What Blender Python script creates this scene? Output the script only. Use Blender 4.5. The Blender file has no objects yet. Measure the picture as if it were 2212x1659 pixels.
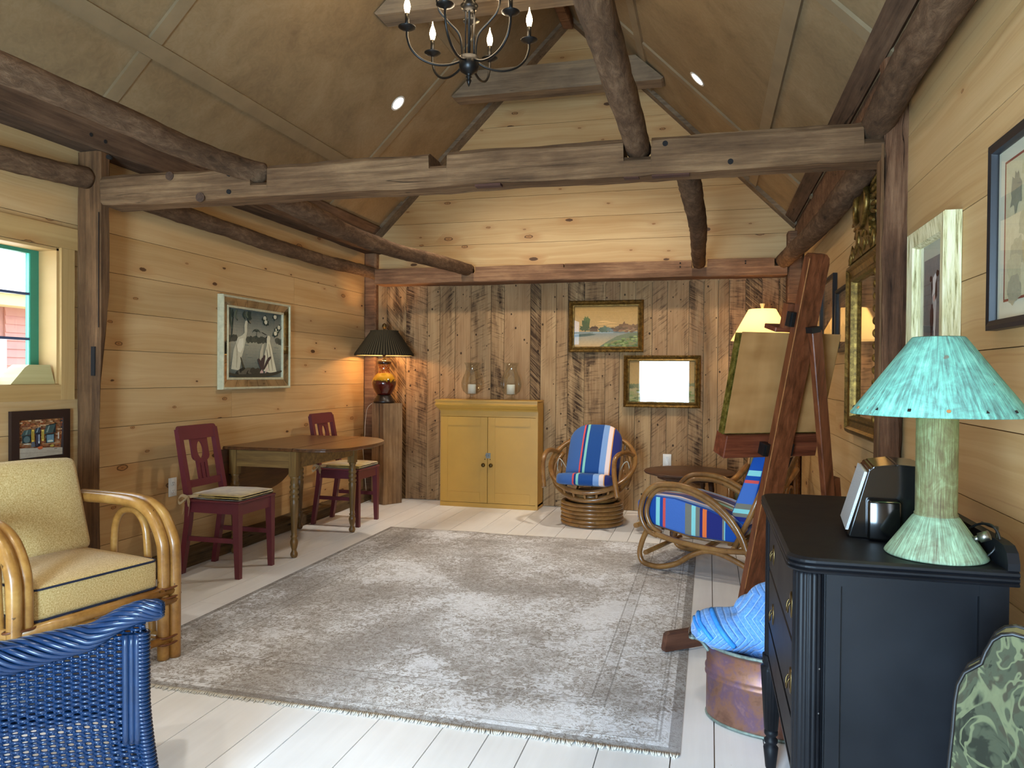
import bpy, bmesh, math, random
from mathutils import Vector, Matrix
from mathutils import noise as mnoise
random.seed(11)
SC = bpy.context.scene
COL = SC.collection
PI = math.pi

# ------------------------------------------------------------------ camera
CAM_RIGHT = Vector((0.967, 0.254, 0.008)); CAM_DOWN = Vector((0.011, -0.010, -1.0)); CAM_FWD = Vector((-0.254, 0.967, -0.012))
CAM_FWD.normalize(); CAM_RIGHT = (CAM_RIGHT - CAM_FWD*CAM_RIGHT.dot(CAM_FWD)).normalized()
CAM_DOWN = CAM_FWD.cross(CAM_RIGHT).normalized()
CAM_POS = Vector((0, 0, 1.30)); FPX = 1624.0
cd = bpy.data.cameras.new('camera'); cam = bpy.data.objects.new('camera', cd); COL.objects.link(cam)
cd.sensor_width = 36.0; cd.lens = 36.0*FPX/2212.0; cd.clip_start = 0.05; cd.clip_end = 200
mw = Matrix.Identity(4)
for i in range(3):
    mw[i][0] = CAM_RIGHT[i]; mw[i][1] = -CAM_DOWN[i]; mw[i][2] = -CAM_FWD[i]; mw[i][3] = CAM_POS[i]
cam.matrix_world = mw
SC.camera = cam

def _ray(px, py): return CAM_RIGHT*(px-1106.0) + CAM_DOWN*(py-829.5) + CAM_FWD*FPX
def at_x(px, py, X): d = _ray(px, py); return CAM_POS + d*(X/d.x)
def at_y(px, py, Y): d = _ray(px, py); return CAM_POS + d*(Y/d.y)
def at_z(px, py, Z): d = _ray(px, py); return CAM_POS + d*((Z-CAM_POS.z)/d.z)

# ------------------------------------------------------------------ world, exposure, daylight
SC.view_settings.view_transform = 'Standard'; SC.view_settings.look = 'None'
SC.view_settings.exposure = 0.56; SC.view_settings.gamma = 1.0; SC.view_settings.use_curve_mapping = False
wd = bpy.data.worlds.new('sky'); SC.world = wd; wd.use_nodes = True
bg = wd.node_tree.nodes['Background']; bg.inputs[0].default_value = (0.60, 0.78, 1.0, 1); bg.inputs[1].default_value = 3.2
def add_light(name, kind, loc, energy, color, rot=None, target=None, **kw):
    ld = bpy.data.lights.new(name, kind); ld.energy = energy; ld.color = color
    for k, v in kw.items(): setattr(ld, k, v)
    o = bpy.data.objects.new(name, ld); COL.objects.link(o); o.location = loc
    if target is not None: o.rotation_euler = (Vector(target)-Vector(loc)).to_track_quat('-Z', 'Y').to_euler()
    elif rot: o.rotation_euler = rot
    return o
# sun outdoors (lights the neighbour house and the yard), daylight standing in the wide open doorway behind the camera
add_light('sun', 'SUN', (-6, -4, 9), 4.0, (1.0, 0.95, 0.86), target=(-9.0, 3.0, 0), angle=0.02)
add_light('doorway_daylight', 'AREA', (-.93, -1.78, .93), 285, (.50, 0.755, 1.0), target=(-.93, 2.6, -.30), shape='RECTANGLE', size=1.02, size_y=1.70)
add_light('added_side_fill', 'AREA', (.93, -.70, 1.5), 13, (0.78, 0.89, 1.0), target=(-3.0, .8, 1.1), shape='RECTANGLE', size=1.0, size_y=1.0)  # unseen fill light added at an invented opening behind the camera
add_light('window_daylight', 'AREA', (-3.75, 2.9, 1.55), 6, (0.86, 0.94, 1.0), target=(0, 2.9, 1.2), shape='RECTANGLE', size=0.9, size_y=0.75)

# ------------------------------------------------------------------ mesh helpers
def V(*a): return Vector(a)
class MB:
    """collects shapes into one bmesh"""
    def __init__(s, M=None): s.bm = bmesh.new(); s.M = M
    def _v(s, p):
        p = Vector(p)
        return s.bm.verts.new(s.M @ p if s.M else p)
    def face(s, vs, sm=False):
        try: f = s.bm.faces.new(vs)
        except ValueError: return None
        f.smooth = sm; return f
    def box(s, c, d, R=None, taper=None):
        c = Vector(c); hx, hy, hz = d[0]/2, d[1]/2, d[2]/2; vs = []
        for z in (-1, 1):
            k = taper if (taper and z < 0) else 1.0
            for x, y in ((-1, -1), (1, -1), (1, 1), (-1, 1)):
                p = Vector((x*hx*k, y*hy*k, z*hz))
                if R: p = R @ p
                vs.append(s._v(c+p))
        for q in ((3, 2, 1, 0), (4, 5, 6, 7), (0, 1, 5, 4), (1, 2, 6, 5), (2, 3, 7, 6), (3, 0, 4, 7)): s.face([vs[i] for i in q])
        return vs
    def bb(s, x0, x1, y0, y1, z0, z1): return s.box(((x0+x1)/2, (y0+y1)/2, (z0+z1)/2), (abs(x1-x0), abs(y1-y0), abs(z1-z0)))
    def rbox(s, c, d, r=.01, seg=2, R=None, puff=0, n=1, smooth=True):
        """bevelled box, optionally puffed like a cushion"""
        b = bmesh.new(); bmesh.ops.create_cube(b, size=1.0)
        for v in b.verts: v.co = Vector((v.co.x*d[0], v.co.y*d[1], v.co.z*d[2]))
        if n > 1: bmesh.ops.subdivide_edges(b, edges=b.edges[:], cuts=n-1, use_grid_fill=True)
        if r > 0:
            es = [e for e in b.edges if len(e.link_faces) == 2 and e.calc_face_angle(0) > .5]
            bmesh.ops.bevel(b, geom=es, offset=r, segments=seg, affect='EDGES', profile=.5)
        if puff:
            for v in b.verts:
                fx, fy = v.co.x/(d[0]/2), v.co.y/(d[1]/2)
                k = max(0, (1-fx**4))*max(0, (1-fy**4))
                v.co.z += puff*k*(1 if v.co.z > 0 else -.35)
        mp = {}
        for v in b.verts:
            p = v.co.copy()
            if R: p = R @ p
            mp[v] = s._v(Vector(c)+p)
        for f in b.faces: s.face([mp[v] for v in f.verts], smooth)
        b.free()
    def tube(s, pts, r, seg=8, closed=False, caps=True, smooth=True, prof=None, up=None):
        pts = [Vector(p) for p in pts]; n = len(pts); rings = []
        rad = r if isinstance(r, (list, tuple)) else [r]*n
        t0 = (pts[1]-pts[0]).normalized()
        nrm = up if up else t0.orthogonal().normalized()
        nrm = (nrm - t0*nrm.dot(t0)).normalized()
        for i, p in enumerate(pts):
            if closed: t = (pts[(i+1) % n]-pts[i-1])
            else: t = pts[min(i+1, n-1)]-pts[max(i-1, 0)]
            t.normalize()
            nrm = (nrm - t*nrm.dot(t)); nrm = nrm.normalized() if nrm.length > 1e-6 else t.orthogonal().normalized()
            b = t.cross(nrm); ring = []
            for k in range(seg):
                a = 2*PI*k/seg; rr = rad[i]*(prof(i, a) if prof else 1)
                ring.append(s._v(p + nrm*(math.cos(a)*rr) + b*(math.sin(a)*rr)))
            rings.append(ring)
        m = n if closed else n-1
        for i in range(m):
            A, Bq = rings[i], rings[(i+1) % n]
            for k in range(seg): s.face([A[k], A[(k+1) % seg], Bq[(k+1) % seg], Bq[k]], smooth)
        if caps and not closed: s.face(rings[0][::-1]); s.face(rings[-1])
    def lathe(s, prof, seg=24, c=(0, 0, 0), cap=True, smooth=True, sx=1, sy=1, flute=None):
        c = Vector(c); rings = []
        for r, z in prof:
            ring = []
            for k in range(seg):
                a = 2*PI*k/seg; rr = r*(flute(a, z) if flute else 1)
                ring.append(s._v(c+Vector((rr*math.cos(a)*sx, rr*math.sin(a)*sy, z))))
            rings.append(ring)
        for A, Bq in zip(rings, rings[1:]):
            for k in range(seg): s.face([A[k], A[(k+1) % seg], Bq[(k+1) % seg], Bq[k]], smooth)
        if cap: s.face(rings[0][::-1]); s.face(rings[-1])
    def prism(s, poly, axis, a, b, smooth_side=False):
        """poly in the plane across 'axis' (x: (y,z), y: (x,z), z: (x,y)), from a to b"""
        def P(u, w, t): return {'x': (t, u, w), 'y': (u, t, w), 'z': (u, w, t)}[axis]
        A = [s._v(P(u, w, a)) for u, w in poly]; Bq = [s._v(P(u, w, b)) for u, w in poly]
        n = len(poly); fs = [s.face(A), s.face(Bq[::-1])]
        for i in range(n): s.face([A[i], Bq[i], Bq[(i+1) % n], A[(i+1) % n]], smooth_side)
    def frame(s, x0, x1, z0, z1, w, prof, axis='x', face=0.0, out=1):
        """mitred picture frame in a plane; prof = [(inset, height)...]; 'out' is the room side along the axis"""
        rings = []
        for ins, hgt in prof:
            t = face+out*hgt
            q = [(x0+ins, z0+ins), (x1-ins, z0+ins), (x1-ins, z1-ins), (x0+ins, z1-ins)]
            rings.append([s._v({'x': (t, u, v), 'y': (u, t, v)}[axis]) for u, v in q])
        rings.append(rings[0])
        for A, Bq in zip(rings, rings[1:]):
            for k in range(4): s.face([A[k], A[(k+1) % 4], Bq[(k+1) % 4], Bq[k]])
    def build(s, name, m, parent=None, fix=True):
        if fix: bmesh.ops.recalc_face_normals(s.bm, faces=s.bm.faces[:])
        me = bpy.data.meshes.new(name); s.bm.to_mesh(me); s.bm.free()
        if m: me.materials.append(m)
        o = bpy.data.objects.new(name, me); COL.objects.link(o)
        if parent: o.parent = parent
        return o
def tag(o, label=None, cat=None, group=None, kind=None):
    if label: o['label'] = label
    if cat: o['category'] = cat
    if group: o['group'] = group
    if kind: o['kind'] = kind
    return o
def thing(name, label, cat, loc=(0, 0, 0), rz=0, group=None, parent=None):
    o = bpy.data.objects.new(name, None); COL.objects.link(o); o.location = loc; o.rotation_euler = (0, 0, rz)
    o.empty_display_size = .05
    if parent: o.parent = parent
    return tag(o, label, cat, group)
def struct(name):
    o = bpy.data.objects.new(name, None); COL.objects.link(o); o['kind'] = 'structure'; return o
def copy_tree(o, parent=None):
    c = o.copy(); COL.objects.link(c)
    if parent: c.parent = parent
    for ch in list(o.children): copy_tree(ch, c)
    return c
def place(o, loc, R=None):
    o.location = loc
    if R: o.rotation_euler = R
    return o
def crom(P, n=6, closed=False):
    """Catmull-Rom smoothing"""
    P = [Vector(p) for p in P]; N = len(P); out = []
    rng = range(N) if closed else range(N-1)
    for i in rng:
        g = (lambda j: P[j % N]) if closed else (lambda j: P[min(max(j, 0), N-1)])
        p0, p1, p2, p3 = g(i-1), g(i), g(i+1), g(i+2)
        for k in range(n):
            t = k/n
            out.append(.5*((2*p1)+(p2-p0)*t+(2*p0-5*p1+4*p2-p3)*t*t+(3*p1-p0-3*p2+p3)*t**3))
    if not closed: out.append(P[-1])
    return out
def rotz(a): return Matrix.Rotation(a, 3, 'Z')
def basis(x, y, z):
    m = Matrix.Identity(3)
    for i in range(3): m[i][0] = x[i]; m[i][1] = y[i]; m[i][2] = z[i]
    return m

# ------------------------------------------------------------------ material helpers
def lin(h):
    h = h.lstrip('#'); c = [int(h[i:i+2], 16)/255 for i in (0, 2, 4)]
    return tuple((x/12.92 if x <= .04045 else ((x+.055)/1.055)**2.4) for x in c)+(1,)
class NT:
    def __init__(s, name):
        s.m = bpy.data.materials.new(name); s.m.use_nodes = True; s.t = s.m.node_tree
        s.bsdf = s.t.nodes['Principled BSDF']; s.out = s.t.nodes['Material Output']
        s._o = None
    def n(s, typ, ins=None, **kw):
        nd = s.t.nodes.new('ShaderNode'+typ)
        for k, v in kw.items(): setattr(nd, k, v)
        for k, v in (ins or {}).items():
            sk = nd.inputs[k]
            if isinstance(v, bpy.types.NodeSocket): s.t.links.new(v, sk)
            else: sk.default_value = v
        return nd
    @property
    def obj(s):
        if not s._o: s._o = s.n('TexCoord')
        return s._o.outputs['Object']
    def rnd(s): return s.n('ObjectInfo').outputs['Random']
    def math(s, op, a, b=0.0, c=0.0, clamp=False):
        nd = s.t.nodes.new('ShaderNodeMath'); nd.operation = op; nd.use_clamp = clamp
        for i, v in enumerate((a, b, c)):
            if isinstance(v, bpy.types.NodeSocket): s.t.links.new(v, nd.inputs[i])
            else: nd.inputs[i].default_value = v
        return nd.outputs[0]
    def vmul(s, v, k): return s.n('VectorMath', {0: v, 1: k}, operation='MULTIPLY').outputs[0]
    def vadd(s, v, k): return s.n('VectorMath', {0: v, 1: k}, operation='ADD').outputs[0]
    def sep(s, v): return s.n('SeparateXYZ', {0: v}).outputs
    def comb(s, x=0., y=0., z=0.): return s.n('CombineXYZ', {0: x, 1: y, 2: z}).outputs[0]
    def noise(s, v, scale=5., detail=3., rough=.5, dist=0.): return s.n('TexNoise', {'Vector': v, 'Scale': scale, 'Detail': detail, 'Roughness': rough, 'Distortion': dist}).outputs['Fac']
    def vor(s, v, scale=5., feature='F1', dim='3D', **kw): return s.n('TexVoronoi', {'Vector': v, 'Scale': scale, **kw}, feature=feature, voronoi_dimensions=dim)
    def wave(s, v, scale=5., dist=0., detail=2., dscale=1., **kw): return s.n('TexWave', {'Vector': v, 'Scale': scale, 'Distortion': dist, 'Detail': detail, 'Detail Scale': dscale}, **kw).outputs['Fac']
    def ramp(s, f, stops, interp='LINEAR'):
        nd = s.n('ValToRGB', {0: f}); cr = nd.color_ramp; cr.interpolation = interp
        while len(cr.elements) < len(stops): cr.elements.new(.5)
        for e, (p, c) in zip(cr.elements, stops):
            e.position = p; e.color = c if not isinstance(c, str) else lin(c)
        return nd.outputs[0]
    def mix(s, f, a, b, blend='MIX'):
        nd = s.n('Mix', data_type='RGBA', blend_type=blend)
        for i, v in ((0, f), (6, a), (7, b)):
            if isinstance(v, bpy.types.NodeSocket): s.t.links.new(v, nd.inputs[i])
            else: nd.inputs[i].default_value = lin(v) if isinstance(v, str) else v
        return nd.outputs[2]
    def smooth(s, v, a, b): return s.n('MapRange', {0: v, 1: a, 2: b, 3: 0., 4: 1.}, interpolation_type='SMOOTHSTEP').outputs[0]
    def set(s, **kw):
        for k, v in kw.items():
            nm = {'color': 'Base Color', 'rough': 'Roughness', 'metal': 'Metallic', 'spec': 'Specular IOR Level', 'coat': 'Coat Weight', 'trans': 'Transmission Weight', 'emit': 'Emission Color', 'es': 'Emission Strength', 'sheen': 'Sheen Weight', 'normal': 'Normal'}[k]
            sk = s.bsdf.inputs[nm]
            if isinstance(v, bpy.types.NodeSocket): s.t.links.new(v, sk)
            elif isinstance(v, str): sk.default_value = lin(v)
            else: sk.default_value = v
        return s
    def bump(s, h, strength=.3, dist=.01):
        return s.set(normal=s.n('Bump', {'Height': h, 'Strength': strength, 'Distance': dist}).outputs[0])
    def coords(s, L='x', k=50.):
        """object coordinates re-ordered so that x runs along the grain, shifted per object"""
        o = s.sep(s.obj); idx = {'x': (0, 1, 2), 'y': (1, 0, 2), 'z': (2, 0, 1)}[L]
        r = s.math('MULTIPLY', s.rnd(), k)
        return s.math('ADD', o[idx[0]], r), s.math('ADD', o[idx[1]], s.math('MULTIPLY', r, .73)), s.math('ADD', o[idx[2]], s.math('MULTIPLY', r, 1.31))
def simple(name, color, rough=.5, var=.08, scale=8., bump=0., **kw):
    t = NT(name); c = lin(color) if isinstance(color, str) else color
    f = t.noise(t.obj, scale, 4., .6)
    d = tuple(x*(1-var*2) for x in c[:3])+(1,); l = tuple(min(1, x*(1+var)) for x in c[:3])+(1,)
    t.set(color=t.ramp(f, [(.25, d), (.75, l)]), rough=rough, **kw)
    if bump: t.bump(f, bump, .004)
    return t.m

def pine(name, L, light='#c9a676', dark='#ae8551', knots=.54, W=1):
    """knotty pine board, grain along L; W picks which cross axis is the face width"""
    t = NT(name); a = t.coords(L); u = a[0]; w = a[W]; o = a[3-W]
    kv = t.comb(t.math('MULTIPLY', u, 2.4), t.math('MULTIPLY', w, 6.0), 0.)
    vr = t.vor(kv, 1.0, dim='2D', Randomness=.95); d = vr.outputs['Distance']; cr = t.sep(vr.outputs['Color'])
    has = t.math('GREATER_THAN', cr[0], knots)
    dd = t.math('ADD', d, t.math('MULTIPLY', t.math('SUBTRACT', t.noise(t.comb(u, w, o), 60, 2, .5), .5), .05))
    rad = t.math('ADD', .035, t.math('MULTIPLY', t.math('POWER', cr[1], 2.5), .085))
    kn = t.math('MULTIPLY', t.smooth(t.math('SUBTRACT', rad, dd), -.012, .012), has)
    halo = t.math('MULTIPLY', t.smooth(t.math('SUBTRACT', t.math('MULTIPLY', rad, 3.2), d), -.12, .22), has)
    wob = t.math('MULTIPLY', t.noise(t.comb(t.math('MULTIPLY', u, .9), t.math('MULTIPLY', w, 3.), 0.), 1.1, 2, .5), .22)
    wv = t.math('ADD', t.math('ADD', w, t.math('MULTIPLY', wob, .55)), t.math('MULTIPLY', halo, .018))
    fine = t.noise(t.comb(t.math('MULTIPLY', u, .9), t.math('MULTIPLY', wv, 75.), o), 1.3, 4, .6)
    rings = t.noise(t.comb(t.math('MULTIPLY', u, .30), t.math('MULTIPLY', wv, 24.), o), 1.2, 3, .5, .2)
    big = t.noise(t.comb(t.math('MULTIPLY', u, .8), t.math('MULTIPLY', w, 5.), o), 1.2, 3, .55)
    f = t.math('ADD', t.math('MULTIPLY', rings, .38), t.math('ADD', t.math('MULTIPLY', fine, .20), t.math('MULTIPLY', big, .42)))
    c = t.ramp(f, [(.32, dark), (.62, light)])
    c = t.mix(t.math('MULTIPLY', t.rnd(), .30), c, '#ab8450')
    pith = t.smooth(t.noise(t.comb(t.math('MULTIPLY', u, .35), t.math('MULTIPLY', wv, 42.), o), 1.3, 4, .6), .60, .70)
    c = t.mix(t.math('MULTIPLY', pith, .30), c, '#93653a')
    c = t.mix(t.math('MULTIPLY', halo, .42), c, '#a8703c')
    ring = t.ramp(t.math('DIVIDE', dd, rad), [(0., '#5a3218'), (.25, '#9c6a3c'), (.62, '#a87644'), (.84, '#40240f'), (1., '#6b4222')])
    ring = t.mix(t.math('GREATER_THAN', cr[2], .6), ring, '#4a2c16')
    c = t.mix(t.math('MULTIPLY', kn, .92), c, ring)
    t.set(color=c, rough=.55, spec=.3).bump(f, .06, .002)
    return t.m
def barn(name):
    """reclaimed board, upright, with saw marks and dark weather stains"""
    t = NT(name); u, w, o = t.coords('z'); r = t.rnd()
    r2 = t.math('FRACT', t.math('MULTIPLY', r, 17.31)); r3 = t.math('FRACT', t.math('MULTIPLY', r, 41.7))
    grain = t.noise(t.comb(t.math('MULTIPLY', u, 1.0), t.math('MULTIPLY', w, 45.), o), 1.6, 6, .65)
    tone = t.noise(t.comb(t.math('MULTIPLY', u, 1.1), t.math('MULTIPLY', w, 7.), o), 1.3, 3, .6)
    base = t.ramp(t.math('ADD', t.math('MULTIPLY', grain, .45), t.math('MULTIPLY', tone, .6)), [(.34, '#745535'), (.52, '#9c7c56'), (.72, '#bb9a6e')])
    base = t.mix(t.math('MULTIPLY', r3, .6), base, t.mix(grain, '#78563d', '#a07a58'))
    tilt = t.math('MULTIPLY', t.math('SUBTRACT', r2, .5), 2.4)
    sx = t.math('ADD', u, t.math('MULTIPLY', w, tilt))
    mk = t.noise(t.comb(t.math('MULTIPLY', sx, 62.), t.math('MULTIPLY', w, 5.), 0.), 1., 3, .6, .3)
    patch = t.noise(t.comb(t.math('MULTIPLY', sx, 2.6), t.math('MULTIPLY', w, 9.), 3.), 1., 4, .62)
    col_ = t.noise(t.comb(t.math('MULTIPLY', u, .55), t.math('MULTIPLY', w, 8.), 8.), 1., 2, .5)
    pz = t.math('ADD', t.math('MULTIPLY', patch, .6), t.math('MULTIPLY', col_, .4))
    amt = t.math('SUBTRACT', .605, t.math('MULTIPLY', r2, .17))
    dark = t.smooth(t.math('SUBTRACT', pz, amt), -.03, .09)
    mk2 = t.math('MULTIPLY', t.smooth(mk, .50, .66), t.smooth(t.math('SUBTRACT', pz, amt), -.13, .0))
    f = t.math('MULTIPLY', dark, t.math('ADD', .25, t.math('MULTIPLY', t.smooth(mk, .33, .62), .68)), clamp=True)
    c = t.mix(t.math('MAXIMUM', f, t.math('MULTIPLY', mk2, .62)), base, '#2c1b10')
    vr = t.vor(t.comb(t.math('MULTIPLY', u, 7.), t.math('MULTIPLY', w, 9.), 0.), 1., dim='2D'); cc_ = t.sep(vr.outputs['Color'])
    hole = t.math('MULTIPLY', t.math('LESS_THAN', vr.outputs['Distance'], t.math('ADD', .03, t.math('MULTIPLY', cc_[2], .06))), t.math('GREATER_THAN', cc_[0], .62))
    c = t.mix(t.math('MULTIPLY', hole, .85), c, '#1f120a')
    t.set(color=c, rough=.75, spec=.15).bump(t.math('ADD', t.math('MULTIPLY', mk, .5), grain), .25, .003)
    return t.m
def timber(name, L, cols, rough=.85, bump=.5, crack=.8):
    """old hewn timber"""
    t = NT(name); u, w, o = t.coords(L)
    f1 = t.noise(t.comb(t.math('MULTIPLY', u, 1.6), t.math('MULTIPLY', w, 34.), t.math('MULTIPLY', o, 34.)), 1.2, 7, .68, .2)
    f2 = t.noise(t.comb(t.math('MULTIPLY', u, 1.6), t.math('MULTIPLY', w, 4.), t.math('MULTIPLY', o, 4.)), 1.3, 5, .62)
    n_ = t.noise(t.comb(t.math('MULTIPLY', u, .28), t.math('MULTIPLY', w, 9.), t.math('MULTIPLY', o, 9.)), 1.2, 3, .5)
    gate = t.smooth(t.noise(t.comb(t.math('MULTIPLY', u, 1.3), w, o), 1.2, 2, .5), .45, .6)
    cr = t.math('MULTIPLY', t.math('SUBTRACT', 1., t.smooth(t.math('ABSOLUTE', t.math('SUBTRACT', n_, .5)), .0, .007)), gate)
    c = t.ramp(t.math('ADD', t.math('MULTIPLY', f1, .5), t.math('MULTIPLY', f2, .5)), [(.33, cols[0]), (.5, cols[1]), (.67, cols[2])])
    c = t.mix(t.math('MULTIPLY', cr, crack), c, '#140d08')
    t.set(color=c, rough=rough, spec=.15).bump(t.math('SUBTRACT', f1, t.math('MULTIPLY', cr, .6)), bump, .012)
    return t.m
def bark(name, L, cols):
    t = NT(name); u, w, o = t.coords(L)
    v = t.comb(t.math('MULTIPLY', u, 9.), t.math('MULTIPLY', w, 26.), t.math('MULTIPLY', o, 26.))
    f1 = t.noise(v, 1.2, 7, .75, .6); f2 = t.noise(t.comb(t.math('MULTIPLY', u, 2.), t.math('MULTIPLY', w, 4.), t.math('MULTIPLY', o, 4.)), 1.5, 3, .6)
    c = t.ramp(t.math('ADD', t.math('MULTIPLY', f1, .65), t.math('MULTIPLY', f2, .4)), [(.32, cols[0]), (.52, cols[1]), (.74, cols[2])])
    t.set(color=c, rough=.9, spec=.12).bump(f1, .9, .015)
    return t.m
def glassy(name, tint=(1, 1, 1, 1), fres=1.45, rough=0.0, extra=0.0):
    """thin clear glass: see-through with a mirror-like sheen"""
    t = NT(name); t.t.nodes.remove(t.bsdf)
    tr = t.n('BsdfTransparent', {'Color': tint}); gl = t.n('BsdfGlossy', {'Roughness': rough, 'Color': (1, 1, 1, 1)})
    fr = t.n('Fresnel', {'IOR': fres}); f = t.math('ADD', fr.outputs[0], extra, clamp=True)
    f = t.math('MULTIPLY', f, t.math('SUBTRACT', 1., t.n('NewGeometry').outputs['Backfacing']))   # one reflection per pane
    mx = t.n('MixShader', {0: f, 1: tr.outputs[0], 2: gl.outputs[0]})
    t.t.links.new(mx.outputs[0], t.out.inputs[0]); return t.m
def emitter(name, color, strength):
    t = NT(name); t.set(color=color, emit=color, es=strength, rough=.5); return t.m
def stripes(name, axis, stops, scale=1.0, offset=.5, rough=.9, second=None):
    """woven striped fabric, constant colour bands along one object axis"""
    t = NT(name); s = t.sep(t.obj); i = 'xyz'.index(axis)
    x = t.math('ADD', t.math('DIVIDE', s[i], scale), offset)
    c = t.ramp(x, stops, 'CONSTANT')
    wv = t.noise(t.vmul(t.obj, (1, 1, 1)), 350, 2, .5)
    c = t.mix(.12, c, t.mix(wv, '#000000', '#ffffff'), 'OVERLAY')
    t.set(color=c, rough=rough, spec=.1, sheen=.15).bump(wv, .25, .001)
    return t.m

M = {}
M['pine_y'] = pine('pine_board_along_y', 'y', W=2)
M['pine_x'] = pine('pine_board_along_x', 'x', W=2, light='#d0ad7a', dark='#b58a54', knots=.48)
M['pine_clear'] = pine('clear_pine_board_along_y', 'y', W=2, knots=.80, light='#cba979', dark='#b18b57')
M['pine_z'] = pine('pine_board_upright', 'z', W=2)
M['pine_trim'] = pine('pine_trim', 'z', light='#c4a069', dark='#a67f4a', knots=.86, W=2)
M['pine_trim_y'] = pine('pine_trim_along_y', 'y', light='#c4a069', dark='#a67f4a', knots=.86, W=2)
M['barn'] = barn('barn_board')
M['grey_beam'] = timber('grey_brown_hewn_beam', 'x', ('#402d1e', '#674c34', '#8e6e4e'))
M['girt'] = timber('brown_hewn_girt', 'x', ('#4a3424', '#74543d', '#9a7656'))
M['dark_plate'] = timber('dark_plate_timber', 'y', ('#3b2c20', '#5b4534', '#775d47'), bump=.35)
M['post'] = timber('hewn_post', 'z', ('#34231a', '#5f432b', '#866140'))
M['bark_post'] = timber('rough_red_brown_post', 'z', ('#2e1e14', '#654530', '#967052'), bump=1.0)
M['log'] = bark('bark_log', 'y', ('#38291d', '#614935', '#8e7156'))
M['grey_board'] = timber('grey_weathered_board', 'x', ('#574a3c', '#7d6b56', '#9b8567'), bump=.25)
M['stump'] = timber('weathered_block', 'z', ('#5d4733', '#86694b', '#a88965'), bump=.35)
M['sill'] = timber('old_sill_timber', 'y', ('#332a20', '#5a4934', '#7b6447'))
M['batten'] = simple('painted_batten', '#897455', .75, .10, 5)
def _ceil():
    t = NT('tan_ceiling_board'); r = t.math('MULTIPLY', t.rnd(), 20.)
    v = t.vadd(t.obj, t.comb(r, r, r))
    f = t.noise(v, 2.2, 6, .62, .8); g = t.noise(t.vmul(v, (1, 1, 1)), 14, 3, .6, 2.5)
    c = t.ramp(t.math('ADD', t.math('MULTIPLY', f, .7), t.math('MULTIPLY', g, .3)), [(.30, '#786348'), (.5, '#8a7353'), (.7, '#998262')])
    t.set(color=c, rough=.8, spec=.15).bump(g, .05, .003); return t.m
M['ceiling'] = _ceil()
def _floor():
    t = NT('white_painted_floor_board'); u, w, o = t.coords('y')
    f = t.noise(t.comb(t.math('MULTIPLY', u, .7), t.math('MULTIPLY', w, 14.), o), 2., 4, .6)
    b = t.noise(t.comb(u, w, o), 2.5, 3, .6)
    c = t.ramp(t.math('ADD', t.math('MULTIPLY', f, .4), t.math('MULTIPLY', b, .6)), [(.3, '#e4e3e2'), (.7, '#f4f4f4')])
    ch = t.math('LESS_THAN', t.noise(t.comb(t.math('MULTIPLY', u, 3.), t.math('MULTIPLY', w, 9.), o), 6., 2, .5), .215)
    c = t.mix(t.math('MULTIPLY', ch, .4), c, '#b7a68f')
    t.set(color=c, rough=t.math('ADD', .26, t.math('MULTIPLY', b, .2)), spec=.45).bump(f, .04, .002); return t.m
M['floor'] = _floor()
def _rug():
    t = NT('distressed_grey_rug'); o = t.sep(t.obj)
    v = t.comb(o[0], o[1], 0.)
    n1 = t.noise(v, 17., 3, .6, 2.2); lines = t.math('ABSOLUTE', t.math('SUBTRACT', t.math('FRACT', t.math('MULTIPLY', n1, 6.)), .5))
    scroll = t.smooth(lines, .05, .30)
    n2 = t.noise(v, 1.35, 4, .62); n3 = t.noise(v, 90., 2, .6); n4 = t.noise(t.comb(t.math('MULTIPLY', o[0], 5.), t.math('MULTIPLY', o[1], 60.), 0.), 1.6, 4, .7)
    wear = t.smooth(n2, .38, .62)
    dark = t.mix(n2, '#80776f', '#978c80'); pale = t.mix(n3, '#dcdee0', '#f6f8fc')
    spk = t.smooth(t.noise(v, 30., 4, .7, 1.4), .42, .58)
    amt = t.math('MULTIPLY', t.math('ADD', t.math('MULTIPLY', scroll, .55), t.math('MULTIPLY', spk, .45)), t.math('ADD', .42, t.math('MULTIPLY', wear, .58)))
    c = t.mix(amt, dark, pale)
    c = t.mix(t.math('MULTIPLY', t.smooth(n4, .52, .68), .40), c, '#8a827b')
    pw = t.noise(v, 1.7, 3, .6); c = t.mix(t.math('MULTIPLY', t.smooth(t.math('ADD', pw, t.math('MULTIPLY', spk, .10)), .53, .68), .62), c, '#f2f5fb')
    # borders (object origin at the rug centre)
    ex = t.math('SUBTRACT', 1.262, t.math('ABSOLUTE', o[0])); ey = t.math('SUBTRACT', 1.645, t.math('ABSOLUTE', o[1])); e = t.math('MINIMUM', ex, ey)
    def band(c0, w): return t.math('LESS_THAN', t.math('ABSOLUTE', t.math('SUBTRACT', e, c0)), w)
    for c0, w, k in ((.02, .022, .55), (.075, .004, .4), (.09, .003, .3), (.30, .004, .45), (.36, .004, .45), (.33, .022, .12)):
        c = t.mix(t.math('MULTIPLY', band(c0, w), k), c, '#6b655f' if w < .03 else '#c9c9c9')
    t.set(color=c, rough=.95, spec=.05).bump(t.math('ADD', n3, scroll), .3, .004); return t.m
M['rug'] = _rug()
M['fringe'] = simple('cream_rug_fringe', '#c9c2b4', .95, .1, 60)
M['red_paint'] = simple('barn_red_paint', '#63252a', .42, .06, 10)
def _velvet():
    t = NT('gold_velvet'); f = t.noise(t.obj, 9, 4, .65, .6)
    t.set(color=t.ramp(f, [(.3, '#8d6b2d'), (.52, '#b59a55'), (.75, '#cdb978')]), rough=.75, spec=.1, sheen=.6).bump(f, .2, .004); return t.m
M['velvet'] = _velvet()
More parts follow.
